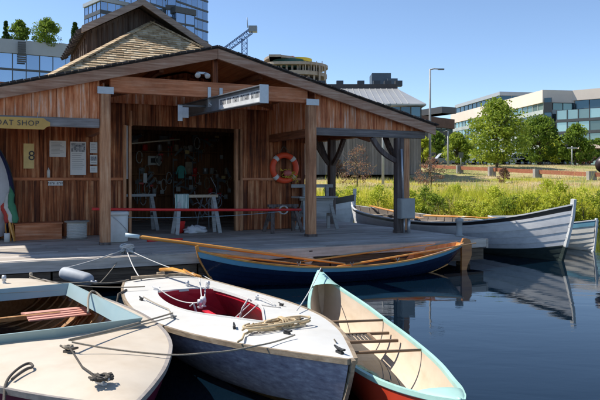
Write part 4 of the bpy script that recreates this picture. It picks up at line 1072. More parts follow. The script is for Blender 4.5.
for k in range(8): b.tube([Vector((.10*math.cos(q*.5+k)+random.uniform(-.02,.02),-.02+random.uniform(-.03,.03),.09*math.sin(q*.5+k))) for q in range(13)],.009,5)
b.build('hank',M['rope_wh'],rg2)
# things leaning at the far left
kb=sthing('dinghy_hull','small navy and white dinghy hull stood on end against the left wall','boat',-4.26,1.30,DZ)
HK=Hull(2.0,[(0,.45),(.3,.58),(.6,.52),(.85,.30),(1,.03)],[(0,.34),(.5,.34),(1,.40)],[(0,.02),(.5,.0),(1,.2)],a=.9,rb=.1)
kb.rotation_euler=(0,0,0)
Mk=Matrix.Rotation(TH+R(80),4,'Z')@Matrix.Rotation(R(-83),4,'Y')
kb.matrix_world=Matrix.Translation(S(-4.06,1.45,DZ+1.03))@Matrix.Rotation(TH,4,'Z')@Matrix.Rotation(R(-90),4,'Z')@Matrix.Rotation(R(-80),4,'Y')@Matrix.Rotation(R(0),4,'X')
HK.outer(kb,[paint('pale hull bottom',(.55,.55,.58),.45,.06,.2),paint('navy band',(.015,.03,.10),.35)],[(0,0),(.72,1)],m=14); HK.inner(kb,paint('navy inside',(.02,.03,.08)),.02); HK.rail(kb,M['black'],.03,.03)
oar(S(-3.95,1.1,DZ+.01),S(-3.72,1.9,DZ+1.72),'taller varnished oar leaning in the dark left corner behind the stood up hull',True,.02,width=.12)
oar(S(-3.50,1.3,DZ+.01),S(-3.78,1.95,DZ+1.38),'varnished oar leaning beside the furled flags at the left',True,.02,width=.11)
for k,(cc,lab) in enumerate((((.45,.05,.04),'furled red flag on a pole leaning in the left corner'),((.55,.55,.52),'furled white flag on a pole leaning in the left corner'),((.06,.22,.12),'furled green flag on a pole leaning in the left corner'))):
    t=sthing('flag',lab,'flag',-3.62+k*.07,1.55-.05*k,DZ)
    b=MB(); b.tube([(0,0,.0),(-.10-.03*k,.35,1.30)],.012,6); b.build('pole',M['varnish'],t)
    b=MB(); n=10; pts=[Vector((-.10*q/n+.02*math.sin(q),.27*q/n-.03,.35+.75*q/n)) for q in range(n+1)]; b.tube(pts,[.02+.045*math.sin(math.pi*min(1,(q+1.5)/n*.95))+.012*math.sin(q*2) for q in range(n+1)],8); b.build('flag_cloth',paint('flag cloth',cc,.8),t)
# red blade / rag by the bin
b=MB(); b.tube(sag(S(-1.25,.25,DZ+.02),S(-.55,.35,DZ+.02),0,8,.03),.022,6); tag(b.build('red_cloth_strip',M['red']),'crumpled red strip lying on the deck behind the spar tip','cloth')
# clutter inside the shop
items=[('framed_sign','small white framed sign with a dark centre on the back wall','sign'),]
def back(px,py,s): return onwall(px,py,s)
def boxthing(px,py,s,w,h,label,cat,name,m,d=.05,inner=None):
    l,z=back(px,py,s); t=sthing(name,label,cat,l,s,z)
    b=MB(); b.box((0,0,0),(w,d,h)); b.build('frame',m,t)
    if inner: b=MB(); b.box((0,-d/2-.003,0),(w*.55,.004,h*.5)); b.build('centre',inner,t)
    return t
DIM=paint('dim grey white',(.42,.42,.40),.6)
boxthing(154,160.5,6.85,.36,.27,'small white framed sign with a dark centre on the dim back wall','sign','framed_sign',M['white'],inner=M['ink'])
boxthing(164,139,6.85,.28,.18,'small pale card high on the dim back wall','notice','card',DIM)
boxthing(135,139,6.85,.18,.2,'small pale card on the dim back wall near the left door frame','notice','card',DIM)
boxthing(188.5,167,6.5,.2,.3,'pale brown paper bag hanging on the dim back wall','bag','paper_bag',THW)
boxthing(145,178,5.5,.10,.25,'white bottle shaped can on a shelf in the dim shop','can','can',M['white'])
l,z=back(181,172,5.8); t=sthing('jacket','teal work jacket hung in the dim shop','jacket',l,5.8,z)
b=MB(); b.prism([(-.16,-.35),(.16,-.35),(.17,.15),(.26,-.15),(.30,-.08),(.19,.28),(.06,.36),(-.06,.36),(-.19,.28),(-.30,-.1),(-.25,-.15),(-.17,.15)],-.05,.05,'y'); o=b.build('cloth',paint('teal cloth',(.10,.42,.36),.8),t); t.scale=(.5,.5,.5)
bl=sthing('plank','long pale plank slung under the shop ceiling','plank',-.30,3.6,DZ+2.05)
b=MB(); b.beam((-.75,-.5,-.06),(.75,.9,.16),.13,.03); b.build('board',THW,bl)
for k in range(80):
    px=random.uniform(136,232); py=random.choice([random.uniform(130,160),random.uniform(165,200),random.uniform(172,192)]); s=random.uniform(6.2,6.8)
    l,z=back(px,py,s); kind=k%5; z=max(z,DZ+.3)
    if kind==0:
        t=sthing('handsaw','handsaw or clamp hung on the dim back wall of the shop','tool',l,s,z,'tools hung on the back wall of the shop'); b=MB(); b.prism([(-.16,-.012),(.14,-.05),(.15,.04),(-.16,.02)],-.003,.003,'y'); b.build('blade',M['steelgrey'],t); b=MB(); b.tube([Vector((.18+.035*math.cos(a),0,.035*math.sin(a))) for a in [i*.7 for i in range(9)]],.010,6,closed=True); b.build('handle',THW,t); t.rotation_euler=(0,random.uniform(-1.5,1.5),TH)
    elif kind==1:
        t=sthing('jar','small jar or tin on a shelf at the back of the shop','jar',l,s,random.choice([1.28,1.88,2.53]),'jars and tins on the back shelves of the shop'); b=MB(); q=random.uniform(.05,.09); b.lathe([(0,0),(q,0),(q,.16),(q*.8,.18),(0,.18)],12); b.build('body',random.choice([DIM,M['galv'],THW,M['red'],GRYW]),t)
    elif kind==2:
        t=sthing('clamp','long bar clamp hung on the dim back wall of the shop','clamp',l,s,z,'bar clamps hung on the back wall of the shop'); b=MB(); b.bx(-.012,.012,-.01,.01,-.35,.35); b.bx(-.01,.12,-.012,.012,.28,.33); b.build('bar',M['steelgrey'],t); b=MB(); b.bx(-.01,.12,-.014,.014,-.1,-.05); b.tube([(.09,0,-.3),(.09,0,-.1)],.01,6); b.build('jaw',M['red'] if k%2 else M['steelgrey'],t)
    elif kind==3:
        t=sthing('rope_hank','hank of rope hung in the dim shop','rope',l,s,z,'hanks of rope hung in the shop'); b=MB()
        for q in range(4): b.tube([Vector((.08*math.cos(a)+random.uniform(-.01,.01),random.uniform(-.02,.02),.17*math.sin(a))) for a in [i*.55 for i in range(12)]],.010,5)
        b.build('hank',random.choice([M['rope'],M['rope_wh']]),t)
    else:
        t=sthing('card','small paper pinned up in the dim shop','notice',l,s,z,'papers pinned up at the back of the shop'); b=MB(); b.box((0,0,0),(random.uniform(.06,.13),.004,random.uniform(.08,.15))); b.build('sheet',random.choice([DIM,GRYW,YEL]),t)
# bicycle like frame of pipes at the right of the doorway: a vise stand with bent rods
vt=sthing('rod_bundle','tangle of grey metal rods and hoops leaning in the right of the doorway','metal rods',.72,2.7,DZ)
b=MB()
for k in range(14):
    p=Vector((random.uniform(-.35,.35),random.uniform(-.15,.2),random.uniform(.2,.75))); q=p+Vector((random.uniform(-.4,.4),random.uniform(-.1,.1),random.uniform(-.2,.5))); m_=(p+q)/2+Vector((random.uniform(-.1,.1),0,random.uniform(0,.15))); b.tube([p,m_,q],.010,6)
for k in range(3): cc=Vector((random.uniform(-.25,.25),0,random.uniform(.45,.75))); b.tube([cc+Vector((.16*math.cos(a),.02*k,.16*math.sin(a))) for a in [i*.45 for i in range(14)]],.010,6,closed=True)
for k in (-.3,0,.3): b.tube([(k,0,0.005),(k*.6,.02,.7)],.014,6)
b.build('rods',M['steelgrey'],vt)
# ------------------------------------------------------------------ dock furniture and mooring ropes
cp=sthing('mooring_cleat','steel cleat wrapped in knotted pale rope on the dock edge','mooring post',0,0,0)
CP=at_z(127,252,DZ+.02); cp.location=CP; cp.location.z=DZ
b=MB(); b.tube([(0,-.10,-.45),(0,-.10,-.02)],.05,10); b.tube([(-.12,0,.05),(.12,0,.05)],.024,8); b.tube([(-.05,0,0),(-.05,0,.05)],.02,8); b.tube([(.05,0,0),(.05,0,.05)],.02,8); b.build('cleat',M['steelgrey'],cp)
b=MB()
for k in range(9): b.tube([Vector((.10*math.cos(q*.7+k)*random.uniform(.8,1.1),.07*math.sin(q*.7+k),.03+.012*k+.02*math.sin(q*1.3+k))) for q in range(10)],.014,6)
b.build('knot',M['rope_wh'],cp)
Kp=Vector(CP)+Vector((0,-.05,.06))
def line(pts,r,m,label,s=.04,n=12):
    b=MB(); allp=[]
    for i in range(len(pts)-1):
        q=sag(pts[i],pts[i+1],s,n); allp+= q if i==0 else q[1:]
    for _ in range(3 if len(pts)>2 else 0):
        q=[allp[0]]
        for u,v in zip(allp[:-1],allp[1:]): q+=[u.lerp(v,.25),u.lerp(v,.75)]
        allp=(q+[allp[-1]])[::1]
        if len(allp)>90: allp=[allp[0]]+allp[1:-1:2]+[allp[-1]]
    b.tube(allp,r*.72,6); return tag(b.build('mooring_line',M[m]),label,'rope')
line([Kp,Bw(-L_B/2+.12,-.30,.02)],.011,'rope_wh','pale mooring line from the dock cleat to the back corner of the white dinghy',.05)
line([Kp,Bw(-L_B/2+.10,.42,.03)],.010,'rope_wh','pale mooring line from the dock cleat to the far back corner of the white dinghy',.03)
line([Kp,at_d(66,268,9.0)],.012,'rope_wh','pale mooring line lying along the dock edge left of the cleat',.02)
line([Kp,at_d(100,283,9.2),at_d(86,280,8.6)],.010,'rope','slack line dropping from the dock cleat to the floating fender',.03)
line([Kp,Vector((CP.x,CP.y-.1,-.1))],.010,'rope','line hanging straight down from the dock cleat into the water',0)
line([Aw(36,279,.03),at_d(88,282,8.2),Bw(-L_B/2+.05,-.44,.03)],.011,'rope','brown line from the cream boat deck to the back corner of the white dinghy',.03)
line([Aw(30,277,.04),at_d(70,285,7.9),Bw(-1.62,-.42,.05)],.011,'rope','lower brown line from the cream boat to the cockpit of the white dinghy',.02)
line([Aw(69,358,.09),Bw(.2,-.59,.05)],.011,'rope','line from the cream boat cleat to the near side cleat of the white dinghy',.008)
line([Aw(71,357,.08),Bw(.26,-.60,.03),Bw(-.2,-.52,.02),Bw(-1.0,-.58,.04)],.009,'rope','thinner line from the cream boat cleat, running on along the white dinghy side deck',.008)
line([Aw(72,359,.08),at_z(157,354,.50),at_z(205,353,.50),at_z(255,346,.50),Bw(1.75,-.08,.03)],.010,'rope','long line running from the cream boat cleat to the bow of the white dinghy',.01)
line([Aw(70,359,.04),Aw(82,376,.012),Aw(97,389,.02)],.009,'rope_dk','dark line lying on the cream deck between its cleat and the bow',.0)
b=MB(); k0=Aw(101,393,.02)
for k in range(8): b.tube([k0+Vector((.05*math.cos(q*.7+k*2)*random.uniform(.6,1.4)+random.uniform(-.012,.012),.045*math.sin(q*.8+k)*random.uniform(.6,1.4),.012+.022*abs(math.sin(q*.9+k)))) for q in range(9)],.0075,6)
tag(b.build('rope_knot',M['rope_dk']),'dark knotted rope bunched at the bow of the cream boat','rope')
b=MB(); k0=Aw(68,358,.02)
for k in range(6): b.tube([k0+Vector((.026*math.cos(q*.8+k)*random.uniform(.6,1.4),.024*math.sin(q*.8+k),.010+.02*abs(math.sin(q+k)))) for q in range(9)],.006,6)
tag(b.build('rope_knot',M['rope']),'small knot of rope wrapped on the middle cleat of the cream deck','rope')
p=[Aw(4,394,-.05),Aw(5,385,.02),Aw(18,376,.03),Aw(30,371,.03),Aw(34,375,.02),Aw(26,377,.03),Aw(12,384,.02)]
b=MB(); b.tube(chaikin(p),.009,6); tag(b.build('rope_loop',M['rope_dk']),'dark rope loop lying on the near edge of the cream deck at the lower left','rope')
p=[Aw(102,330-19,.02),Aw(94,304,.15),Aw(95,298,.18),Aw(99,296,.16),Aw(106,300,.05)]
b=MB(); b.tube(chaikin([Aw(88,309,-.02),Aw(88,301,.08),Aw(92,296,.10),Aw(98,296,.07),Aw(106,300,.015),Aw(117,308,.015)]),.011,7); tag(b.build('rope_becket',M['rope']),'thick grey rope looped over the blue coaming of the cream boat','rope')
line([HCW@Vector((L_C/2-.12,0,.62)),Bw(.62,.50,.03)],.008,'rope_wh','thin line from the canoe bow cleat to the white dinghy deck',.03)
line([Bw(2.0,.12,.03),HCW@Vector((-.4,.1,.02)),HCW@Vector((-1.1,-.12,.0))],.008,'rope','slack line trailing from the white dinghy bow into the canoe',.0)
line([at_d(222,283,9.5)+Vector((0,0,.0)),DWm@Vector((L_D/2-.1,0,.2))],.010,'rope_wh','short line down from the bow of the navy rowing boat to the white dinghy',.02)
# chafed strap on the near side of the white dinghy
b=MB(); b.tube([Bw(-1.8,-.60,.01),Bw(-1.55,-.74,.02),Bw(-1.55,-.80,-.3),Bw(-1.5,-.78,-.44)],.014,6); tag(b.build('dock_strap',M['rope_dk']),'dark strap hanging over the near side of the white dinghy by its stern','strap')
# cylinder fender floating
ff=thing('fender','long scuffed grey cylinder fender floating between the dock and the cream boat','fender',at_d(76,276,8.75),0)
a=at_d(61,272,8.8); e=at_d(92,281,8.55); d=(e-a); q=Vector((1,0,0)).rotation_difference(d.normalized()); ff.location=(a+e)/2; ff.rotation_mode='QUATERNION'; ff.rotation_quaternion=q
hl=d.length/2; b=MB(); b.tube([(-hl,0,0),(-hl+.04,0,0),(-hl+.09,0,0),(hl-.09,0,0),(hl-.04,0,0),(hl,0,0)],[.03,.075,.088,.088,.075,.03],16); b.build('body',paint('scuffed grey white',(.36,.38,.40),.6,.15,.4),ff)
b=MB(); b.tube([(hl-.02,-.03,0),(hl+.05,-.03,0),(hl+.07,0,0),(hl+.05,.03,0),(hl-.02,.03,0)],.014,6); b.build('eye',M['galv'],ff)
# dark ball on its pole at the right edge
pb=thing('mooring_ball','dark round float on top of a slim pole at the right edge of the picture','float',at_z(603.5,233,0))
b=MB(); b.tube([(0,0,-.8),(0,0,1.95)],.035,8); b.build('pole',M['post_dk'],pb)
b=MB(); b.lathe([(0,1.92),(.12,1.95),(.22,2.05),(.26,2.2),(.22,2.35),(.12,2.45),(0,2.48)],24); b.build('ball',paint('dark ball',(.03,.015,.013),.4),pb)
# ------------------------------------------------------------------ vegetation
def quads_mesh(name,C,U,W,rnd,m,parent=None,tri=False):
    """fast mesh of leaf quads / blade triangles; C centre (n,3), U,W half axes"""
    n=len(C)
    if tri:
        vsx=np.stack([C-U,C+U,C+W],1).reshape(-1,3); k=3
    else:
        vsx=np.stack([C-U,C-W,C+U,C+W],1).reshape(-1,3); k=4
    me=bpy.data.meshes.new(name); me.vertices.add(n*k); me.vertices.foreach_set('co',vsx.astype(np.float32).ravel())
    me.loops.add(n*k); me.loops.foreach_set('vertex_index',np.arange(n*k,dtype=np.int32))
    me.polygons.add(n); me.polygons.foreach_set('loop_start',np.arange(0,n*k,k,dtype=np.int32)); me.polygons.foreach_set('loop_total',np.full(n,k,dtype=np.int32))
    me.materials.append(m); at=me.attributes.new('rnd','FLOAT','FACE'); at.data.foreach_set('value',rnd.astype(np.float32)); me.update(calc_edges=True)
    o=bpy.data.objects.new(name,me); COL.objects.link(o)
    if parent is not None: o.parent=parent
    return o
def rdir(n):
    v=rng.normal(size=(n,3)); return v/np.linalg.norm(v,axis=1)[:,None]
def crown(h0,h1,w,clumps,per,leaf,shape=1.0,seed=0,dens=.30):
    r=np.random.default_rng(seed); P=[];Rn=[]
    for _ in range(clumps):
        t=r.uniform(0,1)**.85; z=h0+(h1-h0)*t
        prof=math.sin(math.pi*min(1,(t*.86+.14)))**.7*(1-.25*t) if shape>0 else (1-t)**.8
        a=r.uniform(0,6.28); q=math.sqrt(r.uniform(.05,1)); rad=w/2*prof*q*r.uniform(.75,1.12)
        c=np.array([rad*math.cos(a),rad*math.sin(a),z]); cr=w*r.uniform(.07,.19)
        v=r.normal(size=(per,3)); v/=np.linalg.norm(v,axis=1)[:,None]; v*= (r.uniform(.35,1,per)**.5)[:,None]*cr; v[:,2]*=.75
        P.append(c+v); Rn.append(np.clip(r.uniform(.1,.9)*.55+r.uniform(0,.5,per),0,1))
    C=np.concatenate(P); rn=np.concatenate(Rn); n=len(C)
    U=rdir(n)*leaf*.6; Wv=np.cross(U,rdir(n)); Wv/=np.linalg.norm(Wv,axis=1)[:,None]+1e-6; Wv*=leaf*.38
    return C,U,Wv,rn
LG=leafm('green leaves',[(.06,.11,.015),(.17,.26,.03),(.34,.42,.06)])
LM=leafm('light green leaves',[(.09,.15,.018),(.26,.34,.035),(.50,.55,.08)])
LY=leafm('yellow green leaves',[(.24,.30,.03),(.52,.56,.05),(.74,.72,.12)])
LR=leafm('purple brown leaves',[(.12,.06,.045),(.28,.15,.11),(.40,.33,.16)])
LC=leafm('dark conifer green',[(.015,.04,.012),(.05,.10,.02),(.10,.17,.04)])
BARK=mat('bark',[(.06,.045,.035),(.16,.13,.10)],.9,(6,6,1.5),3,.7,.3,.6,.02,.2)
def tree(label,loc,h,w,m,trunk=.18,clumps=70,per=60,leaf=.2,h0=None,seed=1,cat='tree',shape=1,group=None,name='street_tree'):
    t=thing(name,label,cat,loc,0,group); h0=h0 if h0 is not None else h*.25
    C,U,Wv,rn=crown(h0,h,w,clumps,per,leaf,shape,seed); quads_mesh('crown',C,U,Wv,rn,m,t)
    b=MB(); b.tube([(0,0,-.4),(.03,0,h*.3),(-.04,.03,h*.6),(0,0,h*.88)],[trunk,trunk*.75,trunk*.45,trunk*.12],8)
    r=random.Random(seed)
    for k in range(9 if shape>0 else 3):
        z=h*r.uniform(.22,.6); a=r.uniform(0,6.28); ln=w*.36; b.tube([(0,0,z),(ln*.5*math.cos(a),ln*.5*math.sin(a),z+ln*.45),(ln*math.cos(a),ln*math.sin(a),z+ln*.95)],[trunk*.4,trunk*.25,trunk*.08],6)
    b.build('trunk',BARK,t); return t
def gl(px,d): X=(px-300)/F*d; return Vector((X,d,terr(X,d)))
def hz(py,d): return EYE+(180-py)/F*d
TR=[(497,68,103,62,LM,'largest broad street tree in the middle of the right side, taller than its neighbours',130),
    (540,76,117,44,LG,'full green street tree just right of the largest one',90),(552,80,136,26,LY,'small yellow green street tree between two darker trees',60),
    (575,74,127,36,LG,'rounded street tree in front of the dark glass offices',90),(423,80,137,22,LY,'small yellow green street tree nearest the tall lamp post, on its left',50),
    (436,84,133,24,LG,'small green street tree just right of the tall lamp post',60),(457,78,134,28,LM,'mid green street tree left of the largest one',70),
    (468,84,142,26,LY,'low yellow green street tree tucked against the left of the largest one',50),(598,84,140,26,LG,'street tree cut by the right edge of the picture',50),
    ]
for i,(px,d,top,wpx,m,lab,cl) in enumerate(TR):
    p=gl(px,d); h=hz(top,d)-p.z; tree(lab,p,h,wpx*d/F*1.06,m,clumps=int(cl*1.15),per=60,leaf=.24,seed=10+i,h0=h*.13,group='street trees beyond the rail',trunk=.16)
for i,(px,d,top,wpx,lab) in enumerate(((357,40,146,44,'purple brown shrub seen through the right bay of the porch'),(431,38,158,36,'purple brown shrub on the bank right of the porch posts'),(504,44,168,16,'small dark shrub on the bank below the largest street tree'),(338,46,160,20,'thin purple brown shrub seen behind the rear porch post'))):
    p=gl(px,d); h=hz(top,d)-p.z; tree(lab,p,h,wpx*d/F,LR,clumps=38,per=26,leaf=.085,seed=40+i,h0=h*.08,cat='shrub',trunk=.05,name='shrub')
# bank of grasses
GRS=leafm('bank grasses',[(.34,.37,.03),(.60,.60,.05),(.80,.70,.12),(.80,.64,.34),(.62,.45,.28)],.45)
def grasses(n,x0,x1,y0,y1,hmin,hmax,wd,per,name,label,dry=0.0,near=None,seed=5,spread=.22):
    r=np.random.default_rng(seed); B=[];H=[];Q=[]
    cnt=0
    while cnt<n:
        x=r.uniform(x0,x1); y=r.uniform(y0,y1)
        if abs(x/y)>.60 and r.uniform()<.8: continue
        z=terr(x,y)
        if z<.02: continue
        f=mnoise.noise(Vector((x*.16,y*.22,9)))+.5*mnoise.noise(Vector((x*.5,y*.5,2)))
        dist=(y-shore(x)-27)
        dr=min(1,max(0,.36+f*1.25+dist*.026+dry))
        if near is not None and r.uniform()>math.exp(-dist/near): continue
        hk=.55+1.1*max(0,mnoise.noise(Vector((x*.9,y*.9,17)))+.25)
        B.append((x,y,z)); H.append(r.uniform(hmin,hmax)*(1.15-.6*dr)*hk); Q.append(dr); cnt+=1
    B=np.array(B);H=np.array(H);Q=np.array(Q)
    C=np.repeat(B,per,0)+np.concatenate([r.normal(size=(n*per,2))*spread,np.zeros((n*per,1))],1)
    h=np.repeat(H,per)*r.uniform(.5,1.1,n*per); q=np.repeat(np.clip(Q+r.normal(size=n)*.16,0,1),per)
    lean=r.normal(size=(n*per,2))*.28
    W=np.stack([lean[:,0]*h,lean[:,1]*h,h],1); a=r.uniform(0,6.28,n*per); U=np.stack([np.cos(a)*wd,np.sin(a)*wd,np.zeros(n*per)],1)
    C[:,2]-=.05
    rn=np.clip(q*.75+r.uniform(0,.28,n*per),0,1)
    tag(quads_mesh(name,C,U,W,rn,GRS,tri=True),kind='stuff',label=label,cat='grass')
grasses(9000,-14,42,26,48,.15,.42,.022,11,'grass','mixed green and dry tan grass covering the bank')
grasses(3600,-14,34,25.5,38,.4,1.05,.015,14,'reeds','bright yellow green reeds along the water edge',-.08,near=3.5,seed=8,spread=.22)
grasses(5000,-20,60,48,78,.2,.4,.03,9,'dry_grass','mown tan grass strip between the rail and the street',.35,seed=11,spread=.4)
# leafy low bushes on the bank
k=0; rr=random.Random(3)
BUSH=[]
for px,d,top,wpx in ((330,29,180,26),(352,30,186,26),(378,29,180,24),(398,30,178,20),(425,29,186,24),(446,29,189,26),(470,28.5,190,24),(494,28.5,189,26),(515,28,193,22),(538,27.5,188,28),(560,27,186,24),(583,26.5,183,30),(604,26.5,187,22),(455,34,184,18),(548,34,180,20),(484,27.4,196,26),(505,27.6,197,26),(528,27.2,195,30),(548,26.9,196,30),(410,28.5,192,24),(436,28.2,196,26),(460,27.9,197,26)):
    d-=1.2; p=gl(px,d); h=max(.45,(hz(top,d)-p.z)*rr.uniform(.65,1.1)); 
    t=tree('yellow green leafy clump growing on the bank',p,h,wpx*d/F*1.5,LY if k%4 else LM,clumps=34,per=44,leaf=.07,seed=60+k,h0=0.02,cat='bush',trunk=.02,name='bush',group='leafy clumps along the water edge'); k+=1
# ------------------------------------------------------------------ rail, street, lamps
RUSTW=mat('rusty brown rail',[(.16,.05,.025),(.36,.13,.07),(.48,.22,.13)],.7,Hx,1,.7,.3,.3,.02,.3)
CONC=mat('concrete',[(.24,.22,.20),(.40,.38,.35)],.85,(1,1,1),2,.7,.3,.2,.01,.3)
rl=thing('rail_fence','long low rusty brown rail on short concrete posts running across the bank','fence',(0,0,0))
pts=[Vector((-6,74)),Vector((4.8,70)),Vector((12.5,62)),Vector((16.2,55)),Vector((20.8,46.5)),Vector((27,40)),Vector((34,33.5))]
fine=[]
for a,c_ in zip(pts[:-1],pts[1:]):
    for i in range(6): fine.append(a.lerp(c_,i/6))
fine.append(pts[-1])
fp=[Vector((p.x,p.y,float(np.interp(p.y,[q[0] for q in TP],[q[1] for q in TP]))+.52)) for p in fine]
for i in range(0,len(fp)-1,3):
    b=MB(); b.beam(fp[i],fp[min(i+3,len(fp)-1)]-(fp[min(i+3,len(fp)-1)]-fp[i]).normalized()*.05,.30,.30); b.build('rail',RUSTW,rl)
    b=MB(); b.box(fp[i]+Vector((0,-.1,-.25)),(.55,.5,.95)); b.build('post',CONC,rl)
ASPH=mat('asphalt',[(.04,.04,.042),(.065,.065,.067)],.9,(1,1,1),2,.7,.3,.2,.01,.2)
b=MB(); b.grid([[(x,y,3.462) for x in (-300,0,300)] for y in (79.5,92)]); tag(b.build('road',ASPH,fixn=False),kind='structure')
b=MB(); b.bx(-300,300,78,79.5,3.2,3.58); b.bx(-300,300,92,96,3.2,3.58); tag(b.build('pavement',CONC),kind='structure')
def car(label,px,d,col,h=1.5,L_=4.4):
    p=Vector(((px-300)/F*d,d,3.463)); t=thing('parked_car',label,'car',p,0,'cars parked along the street'); cm=paint('car paint',col,.25,.05,0,coat=.6)
    prof=[(-L_/2,.35),(-L_/2+.05,.75),(-L_/2+.5,.88),(-L_/2+1.0,.92),(-L_/2+1.6,h-.06),(-.1,h),(L_/2-1.1,h-.08),(L_/2-.35,.98),(L_/2,.85),(L_/2,.35)]
    b=MB(); b.prism(prof,-.86,.86,'y'); o=b.build('body',cm,t); bv=o.modifiers.new('b','BEVEL'); bv.width=.07; bv.segments=2
    b=MB(); 
    b.prism([(-L_/2+1.18,.95),(-L_/2+1.68,h-.12),(-.15,h-.07),(-.15,.95)],-.868,.868,'y'); b.prism([(-.05,.95),(-.05,h-.07),(L_/2-1.2,h-.14),(L_/2-.7,.97)],-.868,.868,'y'); b.build('window',CARG,t)
    for sx in (-1,1):
        for sy in (-1,1):
            b=MB(); b.tube([(sx*L_*.31,sy*.70,.33),(sx*L_*.31,sy*.88,.33)],.33,18); w_=b.build('wheel',M['black'],t)
            b=MB(); b.tube([(sx*L_*.31,sy*.86,.33),(sx*L_*.31,sy*.89,.33)],.2,14); b.build('rim',M['galv'],w_)
CARG=glassm('car glass',(.06,.08,.10),.05,.3)
for px,col,lab in ((445,(.55,.56,.58),'silver parked car behind the small lamp post, leftmost of the row'),(472,(.75,.75,.75),'white parked car left of the largest street tree'),(487,(.06,.07,.09),'black parked car behind the largest street tree trunk, on its left'),(516,(.6,.61,.63),'silver parked car right of the largest street tree trunk'),(531,(.10,.14,.22),'dark blue parked car below the second largest tree'),(556,(.72,.72,.72),'white parked car under the small yellow green tree'),(573,(.05,.05,.055),'black parked car under the rounded tree'),(412,(.7,.7,.7),'white parked car just right of the porch posts')):
    car(lab,px,81.5,col,random.uniform(1.42,1.7))
def lamp(label,px,d,top,arm,r=.09,name='street_lamp'):
    p=gl(px,d); h=hz(top,d)-p.z; t=thing(name,label,'street lamp',p)
    b=MB(); b.tube([(0,0,-.2),(0,0,h*.5),(0,0,h)],[r,r*.8,r*.6],10); b.build('pole',GALVL,t)
    b=MB(); b.tube([(0,0,h-.05),(arm*.4,0,h+.03),(arm,0,h)],[r*.5,r*.45,r*.4],8); b.build('arm',GALVL,t)
    b=MB(); b.box((arm*1.12,0,h-.02),(abs(arm)*.6,.28,.10)); b.build('lamp_head',M['steelgrey'],t)
GALVL=paint('light grey pole paint',(.40,.40,.39),.5)
lamp('tall pale street lamp with its arm to the right, rising above the porch roof end',430,56,69,.85,.13)
lamp('short lamp post in front of the dark timber hall, arm to the right',383,41,105,.35,.09)
lamp('thin lamp post right of the tall one, among the small trees',448,70,131,-.3,.12)
for px,top,lab in ((572,146,'pale post with a crossbar standing by the street at the right'),(461,154,'small dark sign post by the street at the left of the trees')):
    p=gl(px,72); h=hz(top,72)-p.z; t=thing('sign_post',lab,'post',p); b=MB(); b.tube([(0,0,-.2),(0,0,h)],.07,8); b.build('pole',GALVL,t); b=MB(); b.box((0,-.05,h*.9),(1.1 if px>500 else .5,.05,.16 if px>500 else .6)); b.build('crossbar',GALVL if px>500 else M['steelgrey'],t)
p=gl(590,80); t=thing('parasol','cream parasol over a terrace by the street near the right edge','parasol',p); b=MB(); b.tube([(0,0,0),(0,0,2.5)],.04,8); b.build('pole',GALVL,t); b=MB(); b.lathe([(1.7,2.1),(1.0,2.5),(0,2.8)],8,smooth=False); b.build('canopy',CREAM,t)
tree('red brown shrub beside the cream parasol',gl(583,77),1.9,2.6,LR,clumps=30,per=40,leaf=.16,seed=91,h0=.1,cat='shrub',trunk=.05,name='shrub')

# ------------------------------------------------------------------ buildings behind
MULL=paint('dark mullion',(.07,.075,.08),.5)
GGRN=glassm('green office glass',(.36,.52,.48),.12,.6,.7)
GDRK=glassm('dark office glass',(.10,.16,.19),.06,.7,.5)
GBLU=glassm('blue office glass',(.34,.44,.56),.05,.85,.3)
PARA=mat('cream parapet panels',[(.66,.57,.47),(.76,.67,.57)],.7,(.2,.2,.2),1,.4,.5,0,.01,.1)
DPAN=paint('dark brown panel',(.07,.06,.055),.7)
GPAN=mat('grey metal panels',[(.30,.32,.34),(.42,.44,.46)],.5,(.1,.1,1),1,.3,.6,0,.01,.1,metal=.3)
def facade(name,label,cat,p0,p1,depth,z0,z1,floors,glass,wallm,bay=1.8,band=.5,top=0.0,topm=None,fin=None,pitch=None):
    """a building whose street face runs from ground point p0 to p1 (left to right); storeys of glazing between floor bands"""
    p0=Vector(p0).to_3d(); p1=Vector(p1).to_3d(); d=(p1-p0); Ln=d.length; rz=math.atan2(d.y,d.x); t=thing(name,label,cat,(p0.x,p0.y,z0),rz)
    H=z1-z0; b=MB(); b.bx(.2,Ln-.2,.3,depth,0,H-top-.01); b.bx(0,Ln,.12,.3,0,.3); b.build('wall',wallm,t)
    fh=(H-top)/floors
    for f in range(floors):
        za=f*fh+band; zb=(f+1)*fh; g=MB(); x=.0; n=max(1,int(Ln/bay)); bw=Ln/n
        for i in range(n):
            g.add([(i*bw+.09,.16,za),((i+1)*bw-.09,.16,za),((i+1)*bw-.09,.16,zb-.05),(i*bw+.09,.16,zb-.05)],[(0,1,2,3)])
        nd=max(1,int(depth/bay)); bd=depth/nd
        for i in range(nd):
            for xx in (.14,Ln-.14): g.add([(xx,i*bd+.09,za),(xx,(i+1)*bd-.09,za),(xx,(i+1)*bd-.09,zb-.05),(xx,i*bd+.09,zb-.05)],[(0,1,2,3)])
        g.build('window_band',glass,t,fixn=False)
        s_=MB(); s_.bx(-.02,Ln+.02,.0,depth,f*fh,f*fh+band); 
        for i in range(n+1): s_.bx(max(0,i*bw-.07),min(Ln,i*bw+.07),.06,.22,f*fh+band+.002,zb-.002)
        s_.build('storey_frame',MULL if fin is None else fin,t)
    if top: b=MB(); b.bx(-.3,Ln+.3,-.25,depth,H-top,H); b.build('parapet',topm or wallm,t)
    return t
def G(px,d): return Vector(((px-300)/F*d,d,0))
GZ0=3.4
GPALE=glassm('pale curtain glass',(.42,.56,.52),.12,.6,.75)
